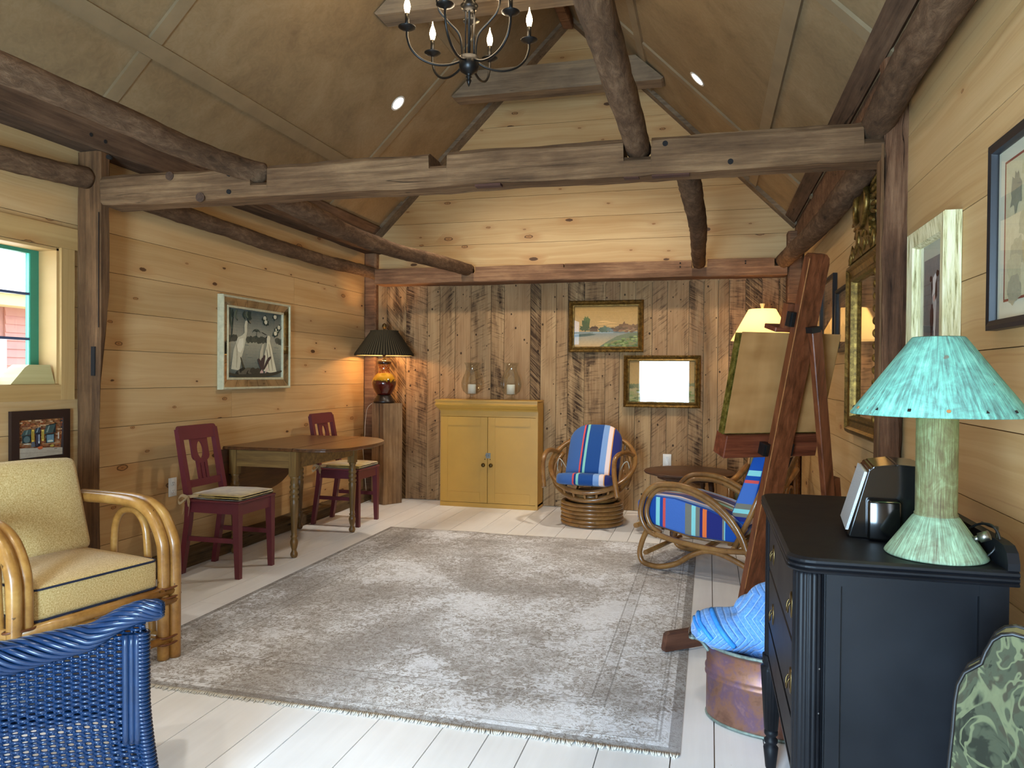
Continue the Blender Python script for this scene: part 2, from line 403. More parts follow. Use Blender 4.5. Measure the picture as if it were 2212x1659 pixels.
M['ribbon'] = simple('tan_ribbon', '#b49468', .6, .08, 30)
def wood(name, cols, L='y', rough=.35, sc=1.0, coat=.0):
    t = NT(name); u, w, o = t.coords(L)
    f = t.noise(t.comb(t.math('MULTIPLY', u, 1.2*sc), t.math('MULTIPLY', w, 16.*sc), t.math('MULTIPLY', o, 16.*sc)), 2., 6, .65, .4)
    t.set(color=t.ramp(f, [(.30, cols[0]), (.52, cols[1]), (.75, cols[2])]), rough=rough, spec=.4, coat=coat).bump(f, .08, .002); return t.m
M['table_top'] = wood('dark_walnut_top', ('#3a2211', '#56341b', '#6e4726'), 'y', .28)
M['table_leg'] = wood('honey_brown_turned_leg', ('#4d351b', '#74542b', '#906c3a'), 'z', .38)
M['table_apron'] = wood('honey_brown_apron', ('#573c1e', '#7a582d', '#936f3c'), 'x', .45)
M['mahogany'] = wood('red_brown_easel_wood', ('#44220f', '#6c3a20', '#884f30'), 'z', .32)
M['mahogany_x'] = wood('red_brown_tray_wood', ('#431c0f', '#67321f', '#82482d'), 'x', .3)
M['worn_edge'] = simple('pale_worn_edge', '#a8703f', .6, .2, 40)
M['dark_walnut'] = wood('dark_round_table_wood', ('#2d1a10', '#4a2d1c', '#5f3c27'), 'x', .4)
def rattan(name, cols, rough=.3):
    t = NT(name); v = t.vadd(t.obj, t.comb(t.math('MULTIPLY', t.rnd(), 9.)))
    f = t.noise(v, 7, 4, .6); g = t.noise(v, 55, 3, .6)
    sp = t.math('LESS_THAN', t.noise(v, 32, 2, .5), .27)
    c = t.ramp(t.math('ADD', t.math('MULTIPLY', f, .75), t.math('MULTIPLY', g, .25)), [(.3, cols[0]), (.5, cols[1]), (.72, cols[2])])
    c = t.mix(t.math('MULTIPLY', sp, .75), c, '#3a2310')
    t.set(color=c, rough=rough, spec=.5, coat=.25).bump(g, .05, .002); return t.m
M['rattan'] = rattan('golden_rattan', ('#7c5222', '#a57437', '#c19450'))
M['rattan_dark'] = rattan('brown_rattan', ('#5e3c1c', '#85592c', '#a0743f'))
M['rattan_wrap'] = simple('dark_rattan_binding', '#6d3c1c', .45, .2, 50)
def weave_fabric(name, c0, c1, sc=240):
    t = NT(name); o = t.sep(t.obj)
    a = t.noise(t.vmul(t.obj, (1, .25, .25)), sc, 2, .5); b = t.noise(t.vmul(t.obj, (.25, 1, .25)), sc, 2, .5); d = t.noise(t.vmul(t.obj, (.3, .3, 1)), sc, 2, .5)
    f = t.math('DIVIDE', t.math('ADD', a, t.math('ADD', b, d)), 3.)
    t.set(color=t.ramp(f, [(.40, c0), (.60, c1)]), rough=.9, spec=.08, sheen=.2).bump(f, .35, .002); return t.m
M['yellow_tweed'] = weave_fabric('yellow_tweed', '#b08a48', '#e0c48a', 620)
M['navy'] = simple('navy_piping', '#1b2238', .7, .1, 60)
M['wicker_blue'] = simple('glossy_navy_wicker_paint', '#0e2644', .26, .12, 40, spec=.4)
M['mustard'] = simple('mustard_paint', '#b98a36', .42, .05, 3.5)
M['mustard_edge'] = simple('worn_mustard_edge', '#8d6216', .5, .25, 40)
M['brass'] = simple('aged_brass', '#5e4d30', .35, .15, 20, metal=1.0)
M['steel'] = simple('dull_steel', '#8f8d86', .35, .1, 30, metal=1.0)
M['black_metal'] = simple('black_iron', '#121110', .38, .1, 20, spec=.5)
def _black():
    t = NT('black_painted_furniture'); f = t.noise(t.obj, 6, 4, .6)
    vr = t.vor(t.obj, 26., Randomness=1.0); sp = t.math('MULTIPLY', t.math('LESS_THAN', vr.outputs['Distance'], .055), t.math('GREATER_THAN', t.sep(vr.outputs['Color'])[1], .75))
    c = t.mix(t.math('MULTIPLY', sp, .5), t.ramp(f, [(.3, '#0b0c10'), (.7, '#131418')]), '#8a8580')
    t.set(color=c, rough=t.math('ADD', .40, t.math('MULTIPLY', f, .18)), spec=.2); return t.m
M['black_paint'] = _black()
M['gloss_black'] = simple('piano_black_plastic', '#060606', .13, .05, 5, spec=.6)
M['matte_black'] = simple('black_plastic', '#0b0b0c', .4, .05, 5)
M['grille'] = simple('silver_mesh_grille', '#a9adb0', .5, .25, 420)
def _verd(name, cols, sc=1.):
    t = NT(name); o = t.sep(t.obj)
    ang = t.math('ARCTAN2', o[1], o[0])
    v = t.comb(t.math('MULTIPLY', t.math('COSINE', ang), 7.*sc), t.math('MULTIPLY', t.math('SINE', ang), 7.*sc), t.math('MULTIPLY', o[2], 5.))
    f = t.noise(v, 3.2, 7, .7, .5); g = t.noise(t.vmul(t.obj, (22, 22, 22)), 1., 5, .65, .8)
    fl = t.math('LESS_THAN', t.noise(t.obj, 30, 3, .5), .29)
    c = t.ramp(t.math('ADD', t.math('MULTIPLY', f, .62), t.math('MULTIPLY', g, .38)), [(.34, cols[0]), (.45, cols[1]), (.54, cols[2]), (.68, cols[3])])
    c = t.mix(t.math('MULTIPLY', fl, .6), c, '#6b4a38')
    t.set(color=c, rough=.62, spec=.3).bump(g, .15, .004); return t.m
M['verdigris'] = _verd('verdigris_copper_shade', ('#42594f', '#567d73', '#66a392', '#8fc6b5'))
M['verdigris_base'] = _verd('verdigris_copper_base', ('#565140', '#6d7760', '#829a7e', '#a8c9a8'))
M['verdigris_col'] = _verd('patinated_copper_column', ('#463c28', '#5a5136', '#6b6c4a', '#93a882'))
def _copper():
    t = NT('aged_copper'); f = t.noise(t.obj, 7, 5, .65, .8); g = t.noise(t.obj, 26, 4, .7)
    c = t.ramp(t.math('ADD', t.math('MULTIPLY', f, .7), t.math('MULTIPLY', g, .3)), [(.3, '#5a3a30'), (.46, '#8d6450'), (.56, '#74586a'), (.75, '#b88a70')])
    t.set(color=c, rough=t.math('ADD', .3, t.math('MULTIPLY', g, .3)), metal=.6); return t.m
M['copper'] = _copper()
M['tin'] = simple('oxidised_rim', '#7d8a80', .5, .3, 40, metal=.3)
M['clear_glass'] = glassy('clear_glass_pane', extra=.0)
M['picture_glass'] = glassy('picture_glass', extra=.03)
M['hurricane'] = glassy('hurricane_glass', (.93, .94, .93, 1), 1.55, extra=.04)
M['wax'] = simple('white_wax', '#e6e0cf', .5, .05, 10)
M['mirror'] = simple('old_mirror', '#c9c1ad', .04, .05, 4, metal=1.0)
def gilt(name, cols, rough=.38):
    t = NT(name); f = t.noise(t.obj, 30, 5, .7)
    t.set(color=t.ramp(f, [(.3, cols[0]), (.5, cols[1]), (.72, cols[2])]), rough=rough, metal=.75).bump(f, .2, .003); return t.m
M['gilt'] = gilt('antique_gilt', ('#35260f', '#6e5424', '#9c7c3c'))
M['gilt_dark'] = gilt('dull_gilt', ('#3a2a14', '#6f5426', '#93743a'))
M['frame_brown'] = simple('dark_brown_frame', '#2a1812', .4, .08, 10)
M['frame_black'] = simple('black_wood_frame', '#15161a', .4, .1, 20)
M['cream_frame'] = simple('cream_moulding', '#c9bf9b', .5, .12, 30)
def _distress():
    t = NT('distressed_cream_paint'); o = t.sep(t.obj)
    f = t.noise(t.comb(t.math('MULTIPLY', o[0], 60.), t.math('MULTIPLY', o[1], 60.), t.math('MULTIPLY', o[2], 3.5)), 1.5, 5, .7)
    t.set(color=t.ramp(f, [(.36, '#7d7140'), (.45, '#c9bf8c'), (.6, '#e6dfb8')]), rough=.7).bump(f, .5, .004); return t.m
M['distressed'] = _distress()
M['mat_board'] = simple('pale_mat_board', '#c8c9b2', .8, .03, 5)
M['kraft'] = weave_fabric('brown_kraft_paper', '#9a6a38', '#b2814c', 12)
M['green_gilt'] = gilt('green_gold_frame_edge', ('#3b3a10', '#77702c', '#a9a25a'), .4)
M['white_plastic'] = simple('white_outlet_plastic', '#dedad2', .35, .02, 5)
M['slot'] = simple('dark_slot', '#24211e', .6, .05, 5)
M['cord_black'] = simple('black_cord', '#0d0d0d', .4, .05, 5)
M['cord_tan'] = simple('white_cord', '#cfc4ae', .5, .05, 5)
M['green_paint'] = simple('teal_green_sash_paint', '#2a7d63', .4, .06, 12)
M['lead'] = simple('dark_lead_strip', '#3a4a6a', .4, .1, 10)
M['shade_dark'] = None
M['ceramic_red'] = None
M['bulb_hot'] = emitter('lit_flame_bulb', (1.0, .72, .38, 1), 22.)
M['bulb_warm'] = emitter('lit_lamp_bulb', (1.0, .68, .34, 1), 12.)
M['spot_face'] = emitter('lit_downlight_lens', (1.0, .9, .74, 1), 14.)
# ================================================================== THE ROOM
XL, XR, YB, YF = -3.50, 0.80, 7.30, -1.60
PITCH = 0.234
EAVE_L, EAVE_R, RIDGE_X = 6.12, 3.43, -1.345        # ceiling planes: z = x + EAVE_L (left), z = -x + EAVE_R (right)
RIDGE_Z = RIDGE_X + EAVE_L

# ------------------------------------------------------------------ floor
floor = struct('floor')
b = MB(); b.bb(XL-.2, XR+.2, YF-.2, YB+.25, -.12, -.021); b.build('subfloor', simple('subfloor_wood', '#8a7457', .8), floor)
seams = [-3.56, -3.34, -3.20, -3.0, -2.79, -2.60, -2.41, -2.27, -2.09, -1.84, -1.59, -1.436, -1.189, -.935, -.758, -.612, -.361, -.115, .03, .20, .355, .55, .70, .86]
rf = random.Random(5)
for i, (x0, x1) in enumerate(zip(seams, seams[1:])):
    cuts = [YF, YF+1.2+rf.random()*2.0, 3.4+rf.random()*1.2, 6.1+rf.random()*.7, YB+.03]
    for y0, y1 in zip(cuts, cuts[1:]):
        m = MB(); w = x1-x0-.004; l = y1-y0-.003
        m.box((0, 0, -.01), (w, l, .02)); o = m.build('plank', M['floor'], floor)
        o.location = ((x0+x1)/2, (y0+y1)/2, -.0006*rf.random())

# ------------------------------------------------------------------ left wall, knotty pine boards, one window
wall_left = struct('wall_left')
WY0, WY1, WZ0, WZ1 = 2.36, 3.402, 1.215, 1.985
b = MB()
for y0, y1, z0, z1 in ((YF, WY0, -.1, 2.72), (WY1, YB+.2, -.1, 2.72), (WY0, WY1, -.1, WZ0), (WY0, WY1, WZ1, 2.72)): b.bb(XL-.16, XL-.017, y0, y1, z0, z1)
b.build('wall_core', simple('wall_core', '#8d7a5c', .9), wall_left)
rw = random.Random(3)
def pboard(parent, mat, x0, x1, y0, y1, z0, z1):
    c = Vector(((x0+x1)/2, (y0+y1)/2, (z0+z1)/2)); m = MB(); m.box((0, 0, 0), (x1-x0, y1-y0, z1-z0))
    o = m.build('board', mat, parent); o.location = c; return o
for k in range(-4, 9):
    z0, z1 = .963+PITCH*k, .963+PITCH*(k+1)
    if z0 > 2.6: break
    z0 = max(z0, 0.0); z1 = min(z1, 2.66)
    if z1-z0 < .03: continue
    spans = [(YF, 2.33), (3.42, YB)] if (z1 > WZ0+.0 and z0 < WZ1) else [(YF, YB)]
    for a, bq in spans:
        cuts = [a]
        if bq-a > 3:
            cuts += [a+1.3+rw.random()*(bq-a-2.6)]
        cuts.append(bq)
        for y0, y1 in zip(cuts, cuts[1:]): pboard(wall_left, M['pine_y'], XL-.017, XL-.0005*rw.random(), y0+.001, y1-.001, z0+.0015, z1-.0015)
    if len(spans) == 2:   # short pieces under and over the window
        if z0 < WZ0: pboard(wall_left, M['pine_y'], XL-.017, XL, 2.33, 3.42, z0+.0015, WZ0-.02)
        if z1 > WZ1: pboard(wall_left, M['pine_y'], XL-.017, XL, 2.33, 3.42, WZ1+.02, z1-.0015)

# ------------------------------------------------------------------ right wall
wall_right = struct('wall_right')
b = MB()
for q in ((YF, -1.2, -.1, 2.72), (-.2, YB+.2, -.1, 2.72), (-1.2, -.2, -.1, 1.0), (-1.2, -.2, 2.0, 2.72)): b.bb(XR+.017, XR+.12, *q)
b.build('wall_core', simple('wall_core_right', '#8d7a5c', .9), wall_right)
for k in range(-9, 6):
    z0, z1 = 2.084+.2325*k, 2.084+.2325*(k+1)
    if z0 > 2.6: break
    z0 = max(z0, 0.0); z1 = min(z1, 2.66)
    if z1-z0 < .03: continue
    cuts = [-.2, 1.0+rw.random()*1.1, 3.4+rw.random()*2.2, YB]
    if k in (-1, 0): cuts = [-.2, .6, YB]
    if not (.9 < (z0+z1)/2 < 2.0): cuts[0] = YF
    else: pboard(wall_right, M['pine_clear'], XR, XR+.017, YF, -1.201, z0+.0015, z1-.0015)
    for y0, y1 in zip(cuts, cuts[1:]): pboard(wall_right, M['pine_clear'], XR+.0005*rw.random(), XR+.017, y0+.001, y1-.001, z0+.0015, z1-.0015)

# ------------------------------------------------------------------ back wall: upright reclaimed boards below, pine in the gable
wall_back = struct('wall_back')
b = MB(); b.prism([(XL-.16, -.1), (XR+.16, -.1), (XR+.16, 2.58), (RIDGE_X, RIDGE_Z+.02), (XL-.16, 2.58)], 'y', YB+.02, YB+.16); b.build('wall_core', simple('wall_core_back', '#7d6a4e', .9), wall_back)
pxs = [780, 811, 834, 876, 922, 949, 982, 1016, 1060, 1088, 1145, 1167, 1201, 1226, 1262, 1307, 1338, 1372, 1408, 1441, 1488, 1520, 1551, 1575, 1610, 1646, 1682, 1702]
bx = [at_y(p, 720, YB-.02).x for p in pxs]+[XR]
for x0, x1 in zip(bx, bx[1:]):
    h = 2.26; m = MB(); t = .02+.006*rw.random()
    m.box((0, 0, 0), (x1-x0-.004, t, h)); o = m.build('board', M['barn'], wall_back); o.location = ((x0+x1)/2, YB+.02-t/2, h/2+.004)
z = 2.26
gz = [2.20, 2.387, 2.62, 2.853, 3.086, 3.32, 3.553, 3.787, 4.02, 4.253, 4.487, 4.76]
for z0, z1 in zip(gz, gz[1:]):
    l = lambda zz: max(XL, zz-EAVE_L); r = lambda zz: min(XR, EAVE_R-zz)
    c = Vector((RIDGE_X, YB+.01, (z0+z1)/2)); za, zb = z0+.0015, z1-.0015
    poly = [(l(za), za), (r(za), za)]
    kink = 2.63
    if za < kink < zb: poly += [(r(kink), kink)]
    poly += [(r(zb), zb), (l(zb), zb)]
    if za < kink < zb: poly += [(l(2.62), 2.62)]
    m = MB(); m.prism([(p[0]-c.x, p[1]-c.z) for p in poly], 'y', -.01, .01); o = m.build('board', M['pine_x'], wall_back); o.location = c

# ------------------------------------------------------------------ front wall (behind the camera) with the open barn doorway
wall_front = struct('wall_front')
b = MB()
DX0, DX1, DZ = -1.45, -.41, 1.83; QX0, QX1, QZ0, QZ1 = -3.12, -2.70, 1.93, 2.55
for poly in ([(XL-.16, -.1), (DX0, -.1), (DX0, QZ0), (XL-.16, QZ0)], [(XL-.16, QZ0), (QX0, QZ0), (QX0, QZ1), (XL-.16, QZ1)], [(QX1, QZ0), (DX0, QZ0), (DX0, QZ1), (QX1, QZ1)], [(DX0, DZ), (DX1, DZ), (DX1, QZ1), (DX0, QZ1)], [(DX1, -.1), (XR+.16, -.1), (XR+.16, QZ1), (DX1, QZ1)], [(XL-.16, QZ1), (XR+.16, QZ1), (XR+.16, 2.62), (RIDGE_X, RIDGE_Z+.02), (XL-.16, 2.62)]): b.prism(poly, 'y', YF-.10, YF)
b.build('wall_core', M['pine_x'], wall_front)
w2_ = struct('window_2')
b = MB()
for q in ((QX0, QX0+.05, QZ0, QZ1), (QX1-.05, QX1, QZ0, QZ1), (QX0, QX1, QZ0, QZ0+.04), (QX0, QX1, QZ1-.04, QZ1), (QX0, QX1, 2.21, 2.235)): b.bb(q[0], q[1], YF-.07, YF-.03, q[2], q[3])
b.build('sash', M['green_paint'], w2_)
b = MB(); b.bb(QX0+.05, QX1-.05, YF-.051, YF-.049, QZ0+.04, QZ1-.04); b.build('pane', M['clear_glass'], w2_)

# ------------------------------------------------------------------ ceiling: panels, battens, rake and eave trim
ceiling = struct('ceiling')
def slope_pt(side, x, y, off=0.0):
    k = off/math.sqrt(2)
    return Vector((x+k, y, x+EAVE_L-k)) if side == 'L' else Vector((x-k, y, -x+EAVE_R-k))
def slope_slab(name, side, x0, x1, y0, y1, o0, o1, mat, parent, jitter=0):
    m = MB(); P = []
    for o in (o0, o1):
        for x, y in ((x0, y0), (x1, y0), (x1, y1), (x0, y1)): P.append(slope_pt(side, x, y, o))
    c = sum(P, Vector())/8
    q = [m._v(p-c) for p in P]
    for f in ((0, 1, 2, 3), (7, 6, 5, 4), (0, 4, 5, 1), (1, 5, 6, 2), (2, 6, 7, 3), (3, 7, 4, 0)): m.face([q[i] for i in f])
    ob = m.build(name, mat, parent); ob.location = c; return ob
slope_slab('roof_deck', 'L', XL-.2, RIDGE_X, YF-.15, YB+.16, -.06, -.013, simple('roof_deck', '#5d4a34', .9), ceiling)
slope_slab('roof_deck', 'R', RIDGE_X, XR+.2, YF-.15, YB+.16, -.06, -.013, simple('roof_deck_right', '#5d4a34', .9), ceiling)
yc = [YF, .92, 3.53, 6.14, YB]
for side, xs in (('L', [XL, -3.02, -2.09, RIDGE_X]), ('R', [RIDGE_X, -.57, .37, XR])):
    for x0, x1 in zip(xs, xs[1:]):
        for y0, y1 in zip(yc, yc[1:]): slope_slab('ceiling_panel', side, x0+.001, x1-.001, y0+.001, y1-.001, -.012, 0, M['ceiling'], ceiling)
for x in (-3.02, -2.09): slope_slab('batten', 'L', x-.033, x+.033, YF, YB, 0, .019, M['batten'], ceiling)
for x in (.37, -.57): slope_slab('batten', 'R', x-.030, x+.030, YF, YB, 0, .021, M['batten'], ceiling)
for y in yc[1:-1]:
    for side, xs in (('L', [XL, -3.053, -2.987, -2.123, -2.057, RIDGE_X]), ('R', [RIDGE_X, -.60, -.54, .34, .40, XR])):
        for i in (0, 2, 4): slope_slab('batten', side, xs[i]+.001, xs[i+1]-.001, y-.045, y+.045, 0, .017, M['batten'], ceiling)
slope_slab('rake_board', 'L', XL+.05, RIDGE_X+.02, YB-.16, YB, 0, .034, M['grey_board'], ceiling)
slope_slab('rake_board', 'R', RIDGE_X-.02, XR-.05, YB-.16, YB, 0, .034, M['grey_board'], ceiling)
slope_slab('eave_board', 'L', XL+.10, XL+.20, YF, YB, 0, .03, M['dark_plate'], ceiling)
slope_slab('eave_board', 'R', XR-.14, XR-.065, YF, YB, 0, .03, M['dark_plate'], ceiling)

# ------------------------------------------------------------------ old sill along the left wall
b = MB(); n = 60
ring = []
for i in range(n+1):
    y = YF+.02+(YB-.05-YF-.02)*i/n; j = mnoise.noise((y*1.3, 3, 0))*.012; k = mnoise.noise((y*2.1, 9, 0))*.006
    xo = -3.338 + j - max(0, y-6)*.03
    ring.append([b._v(p) for p in ((XL+.001, y, .001), (xo, y, .001), (xo+k, y, .078+k), (xo-.02, y, .092+k), (XL+.001, y, .094+k))])
for A, Bq in zip(ring, ring[1:]):
    for q in range(5): b.face([A[q], A[(q+1) % 5], Bq[(q+1) % 5], Bq[q]])
b.face(ring[0]); b.face(ring[-1][::-1])
o = b.build('baseboard_left', M['sill']); tag(o, kind='structure')

# ------------------------------------------------------------------ old timbers
def hewn(m, axis, a, bq, r, chamfer=.012, jit=.006, step=.07, notches=(), taper_end=None, seed=0):
    """hewn timber of rectangular section; r=(u0,u1,v0,v1) across; notches=[(from,to,new v1)]"""
    st = set(); n = max(2, int((bq-a)/step))
    for i in range(n+1): st.add(round(a+(bq-a)*i/n, 4))
    for p, q, _ in notches:
        for v in (p-.0015, p+.0015, q-.0015, q+.0015): st.add(round(v, 4))
    rings = []
    for s in sorted(x for x in st if a-1e-6 <= x <= bq+1e-6):
        u0, u1, v0, v1 = r; N = lambda k: mnoise.noise((s*2.2, k*7.7+seed, .3))*jit + mnoise.noise((s*11., k*5.1+seed, 1.3))*jit*.5
        for p, q, z in notches:
            if p < s < q: v1 = z
        c = chamfer; ring = []
        for i, (u, v) in enumerate(((u0+c, v0), (u1-c, v0), (u1, v0+c), (u1, v1-c), (u1-c, v1), (u0+c, v1), (u0, v1-c), (u0, v0+c))):
            u += N(i); v += N(i+20)
            p = {'x': (s, u, v), 'y': (u, s, v), 'z': (u, v, s)}[axis]
            ring.append(m._v(p))
        rings.append(ring)
    for A, Bq in zip(rings, rings[1:]):
        for k in range(8): m.face([A[k], A[(k+1) % 8], Bq[(k+1) % 8], Bq[k]])
    m.face(rings[0]); m.face(rings[-1][::-1])
def peg(m, c, axis, r=.013, d=.012):
    c = Vector(c); a = {'x': V(1, 0, 0), 'y': V(0, 1, 0), 'z': V(0, 0, 1)}[axis]
    m.tube([c-a*d, c+a*.0015], r, 10)
hole_m = simple('dark_peg_hole', '#150e09', .95)

beam = thing('tie_beam', 'long notched hewn tie beam crossing the room between the two wall posts', 'beam', (0, 3.60, 2.3))
BF = 3.52
m = MB(Matrix.Translation((0, -3.60, -2.3)))
hewn(m, 'x', XL+.165, .728, (BF, BF+.185, 2.236, 2.402), chamfer=.02, jit=.010, notches=[(-2.375, -2.272, 2.315), (-1.362, -1.268, 2.338), (-.398, -.272, 2.318), (.632, .9, 2.33)], seed=1)
m.build('timber', M['grey_beam'], beam)
for (px, py) in ((494, 376), (494, 414), (1437, 310), (1578, 349)):
    p = at_y(px, py, BF-.002); m = MB(Matrix.Translation((0, -3.60, -2.3))); m.tube([p+V(0, -.004, 0), p+V(0, .02, 0)], .0125, 12); m.build('peg_hole', hole_m, beam)
for (px, py, r) in ((432, 426, .026), (366, 380, .024)):
    p = at_y(px, py, BF-.006); m = MB(Matrix.Translation(p-V(0, 3.60, 2.3)));
    for q in (1., .62, .3): m.tube([V(0, .008, 0), V(0, -.006*(1.4-q), 0)], r*q, 14)
    m.build('knot', simple('dark_knot', '#4b3220', .8, .3, 60), beam)
for x0, x1 in ((-1.13, -1.0), (-.40, -.33), (-.27, -.10)):
    m = MB(Matrix.Translation((0, -3.60, -2.3))); m.bb(x0, x1, BF+.03, BF+.075, 2.228, 2.245); m.build('mortise_slot', simple('red_brown_mortise', '#4a2a1c', .9), beam)

def post(name, label, r, z1, mat, jit, seed, wane=None, cat='post'):
    c = Vector(((r[0]+r[1])/2, (r[2]+r[3])/2, 0)); t = thing(name, label, cat, c)
    m = MB(Matrix.Translation(-c)); hewn(m, 'z', 0.002, z1, r, chamfer=.016, jit=jit, step=.025, seed=seed)
    if wane:
        for v in m.bm.verts:
            w = c+v.co
            if w.y > r[3]-.03 and w.x > r[1]-.03 and w.z < 1.75: v.co.y -= wane*min(1, (1.75-w.z)/.5); 
            if w.x > r[1]-.03 and w.z < 1.5: v.co.x -= .25*wane*min(1, (1.5-w.z)/.6)
    m.build('timber', mat, t); return t
pl = post('timber_post', 'hewn brown post on the left wall between window and heron picture', (XL+.001, -3.338, 3.516, 3.606), 2.545, M['post'], .005, 4, wane=.055)
p = at_y(202, 780, 3.516); m = MB(Matrix.Translation(p-pl.location)); m.box((0, 0, 0), (.026, .012, .165)); m.build('mortise_slot', hole_m, pl)
p = at_y(234, 339, 3.516); m = MB(Matrix.Translation(p-pl.location)); m.tube([V(0, -.005, 0), V(0, .02, 0)], .012, 10); m.build('peg_hole', hole_m, pl)
m = MB(Matrix.Translation(-pl.location)); m.bb(-3.3415, -3.3385, 3.5135, 3.5175, 1.55, 2.2); m.build('check_crack', hole_m, pl)
pr = post('timber_post', 'rough red-brown hewn post on the right wall beside the gilt mirror', (.712, XR-.001, 3.49, 3.60), 2.66, M['bark_post'], .016, 9)
m = MB(Matrix.Translation(-pr.location)); hewn(m, 'z', .003, 2.3, (.700, .712, 3.515, 3.60), chamfer=.004, jit=.004, seed=12); m.build('edge_strip', M['post'], pr)
post('timber_post', 'narrow corner post behind the dark-shaded lamp', (XL+.001, -3.368, 7.205, YB-.006), 2.56, M['girt'], .004, 21)
post('timber_post', 'narrow corner post behind the easel top', (.664, XR-.008, 7.10, YB-.006), 2.6, M['girt'], .003, 22)

girt = thing('girt_beam', 'dark notched girt lying across the back wall over the upright boards', 'beam', (-1.3, 7.13, 2.28))
m = MB(Matrix.Translation(-Vector(girt.location))); hewn(m, 'x', -3.30, .655, (7.045, YB-.007, 2.208, 2.362), chamfer=.006, jit=.006, seed=31, notches=[(-2.40, -2.235, 2.30), (-1.355, -1.345, 2.33), (-.17, -.03, 2.29), (.545, .7, 2.29)])
m.build('timber', M['girt'], girt)
for x, z in ((-.27, 2.30), (-.27, 2.335), (.30, 2.335), (.30, 2.315)):
    m = MB(Matrix.Translation(V(x, 7.045, z)-Vector(girt.location))); m.tube([V(0, -.007, 0), V(0, .02, 0)], .007, 8); m.build('peg_hole', hole_m, girt)
def long_beam(name, label, r, mat, seed, y0=YF, y1=YB-.01):
    c = Vector(((r[0]+r[1])/2, 3, (r[2]+r[3])/2)); t = thing(name, label, 'beam', c)
    m = MB(Matrix.Translation(-c)); hewn(m, 'y', y0, y1, r, chamfer=.01, jit=.006, seed=seed, step=.12); m.build('timber', mat, t); return t
pla = long_beam('wall_plate', 'dark squared wall plate along the top of the left wall', (XL+.001, -3.335, 2.552, 2.70), M['dark_plate'], 41)
for (px, py) in ((196, 291), (227, 306)):
    p = at_x(px, py, -3.336); m = MB(Matrix.Translation(p-Vector(pla.location))); m.tube([V(.006, 0, 0), V(-.02, 0, 0)], .011, 10); m.build('peg_hole', hole_m, pla)
long_beam('wall_plate', 'dark squared wall plate along the top of the right wall', (.738, XR-.001, 2.48, 2.70), M['girt'], 43)

def log(name, label, pts, r, seed, n=7, mat='log', rs=None):
    P = crom(pts, n); c = P[len(P)//2].copy(); t = thing(name, label, 'log beam', c)
    m = MB(Matrix.Translation(-c))
    rad = [(r if not rs else rs[0]+(rs[1]-rs[0])*i/(len(P)-1)) for i in range(len(P))]
    m.tube(P, rad, 18, prof=lambda i, a: 1+.09*mnoise.noise((P[i].y*3, math.cos(a)*1.4+seed, math.sin(a)*1.4))+.08*mnoise.noise((P[i].y*14, math.cos(a)*4+seed, math.sin(a)*4)), smooth=True)
    m.build('log', M[mat], t); return t
log('round_log', 'curved bark-covered log over the yellow armchair, ending at the tie beam', [(-2.62, YF+.0, 2.47), (-2.60, .4, 2.45), (-2.57, 1.4, 2.43), (-2.53, 2.25, 2.415), (-2.50, 2.7, 2.405), (-2.475, 3.2, 2.39), (-2.415, 3.48, 2.385), (-2.345, 3.60, 2.378)], .057, 2)
log('round_log', 'straight bark-covered log nearest the ridge, ending at the tie beam', [(-.335, YF, 2.40), (-.33, 1.2, 2.39), (-.333, 2.16, 2.378), (-.333, 2.75, 2.372), (-.335, 3.62, 2.372)], .056, 5, n=12)
log('round_log', 'thick grey log close to the right wall, resting on the tie beam end', [(.62, YF, 2.46), (.64, 1.2, 2.44), (.667, 2.45, 2.42), (.671, 2.97, 2.415), (.695, 3.62, 2.395)], .068, 7, n=12)
log('round_log', 'log from the tie beam down to the back girt beside the left wall', [(-2.40, 3.70, 2.31), (-2.43, 4.3, 2.30), (-2.49, 4.92, 2.30), (-2.475, 5.64, 2.30), (-2.38, 6.21, 2.31), (-2.315, 7.10, 2.335)], .06, 9, n=12)
log('round_log', 'log seen end-on above the easel, from tie beam to back girt', [(-.115, 3.70, 2.30), (-.105, 4.2, 2.30), (-.085, 5.2, 2.30), (-.097, 6.2, 2.315), (-.105, 7.11, 2.335)], .059, 11, n=14)
log('round_log', 'dark log along the top of the right wall above the gilt mirror', [(.718, 3.70, 2.335), (.715, 4.24, 2.315), (.70, 5.36, 2.31), (.63, 6.99, 2.335), (.625, 7.1, 2.335)], .068, 13, n=14)
log('girt_log', 'thin bowed log girt on the left wall between post and corner', [(-3.42, 3.607, 2.372), (-3.425, 4.2, 2.36), (-3.43, 4.8, 2.35), (-3.432, 5.5, 2.335), (-3.428, 6.3, 2.332), (-3.40, 6.9, 2.345), (-3.335, 7.168, 2.325)], .058, 15, n=12)
log('girt_log', 'thin log girt on the left wall above the window', [(-3.43, YF+.05, 2.36), (-3.43, 1.5, 2.36), (-3.425, 2.95, 2.362), (-3.42, 3.514, 2.395)], .058, 17, n=12)

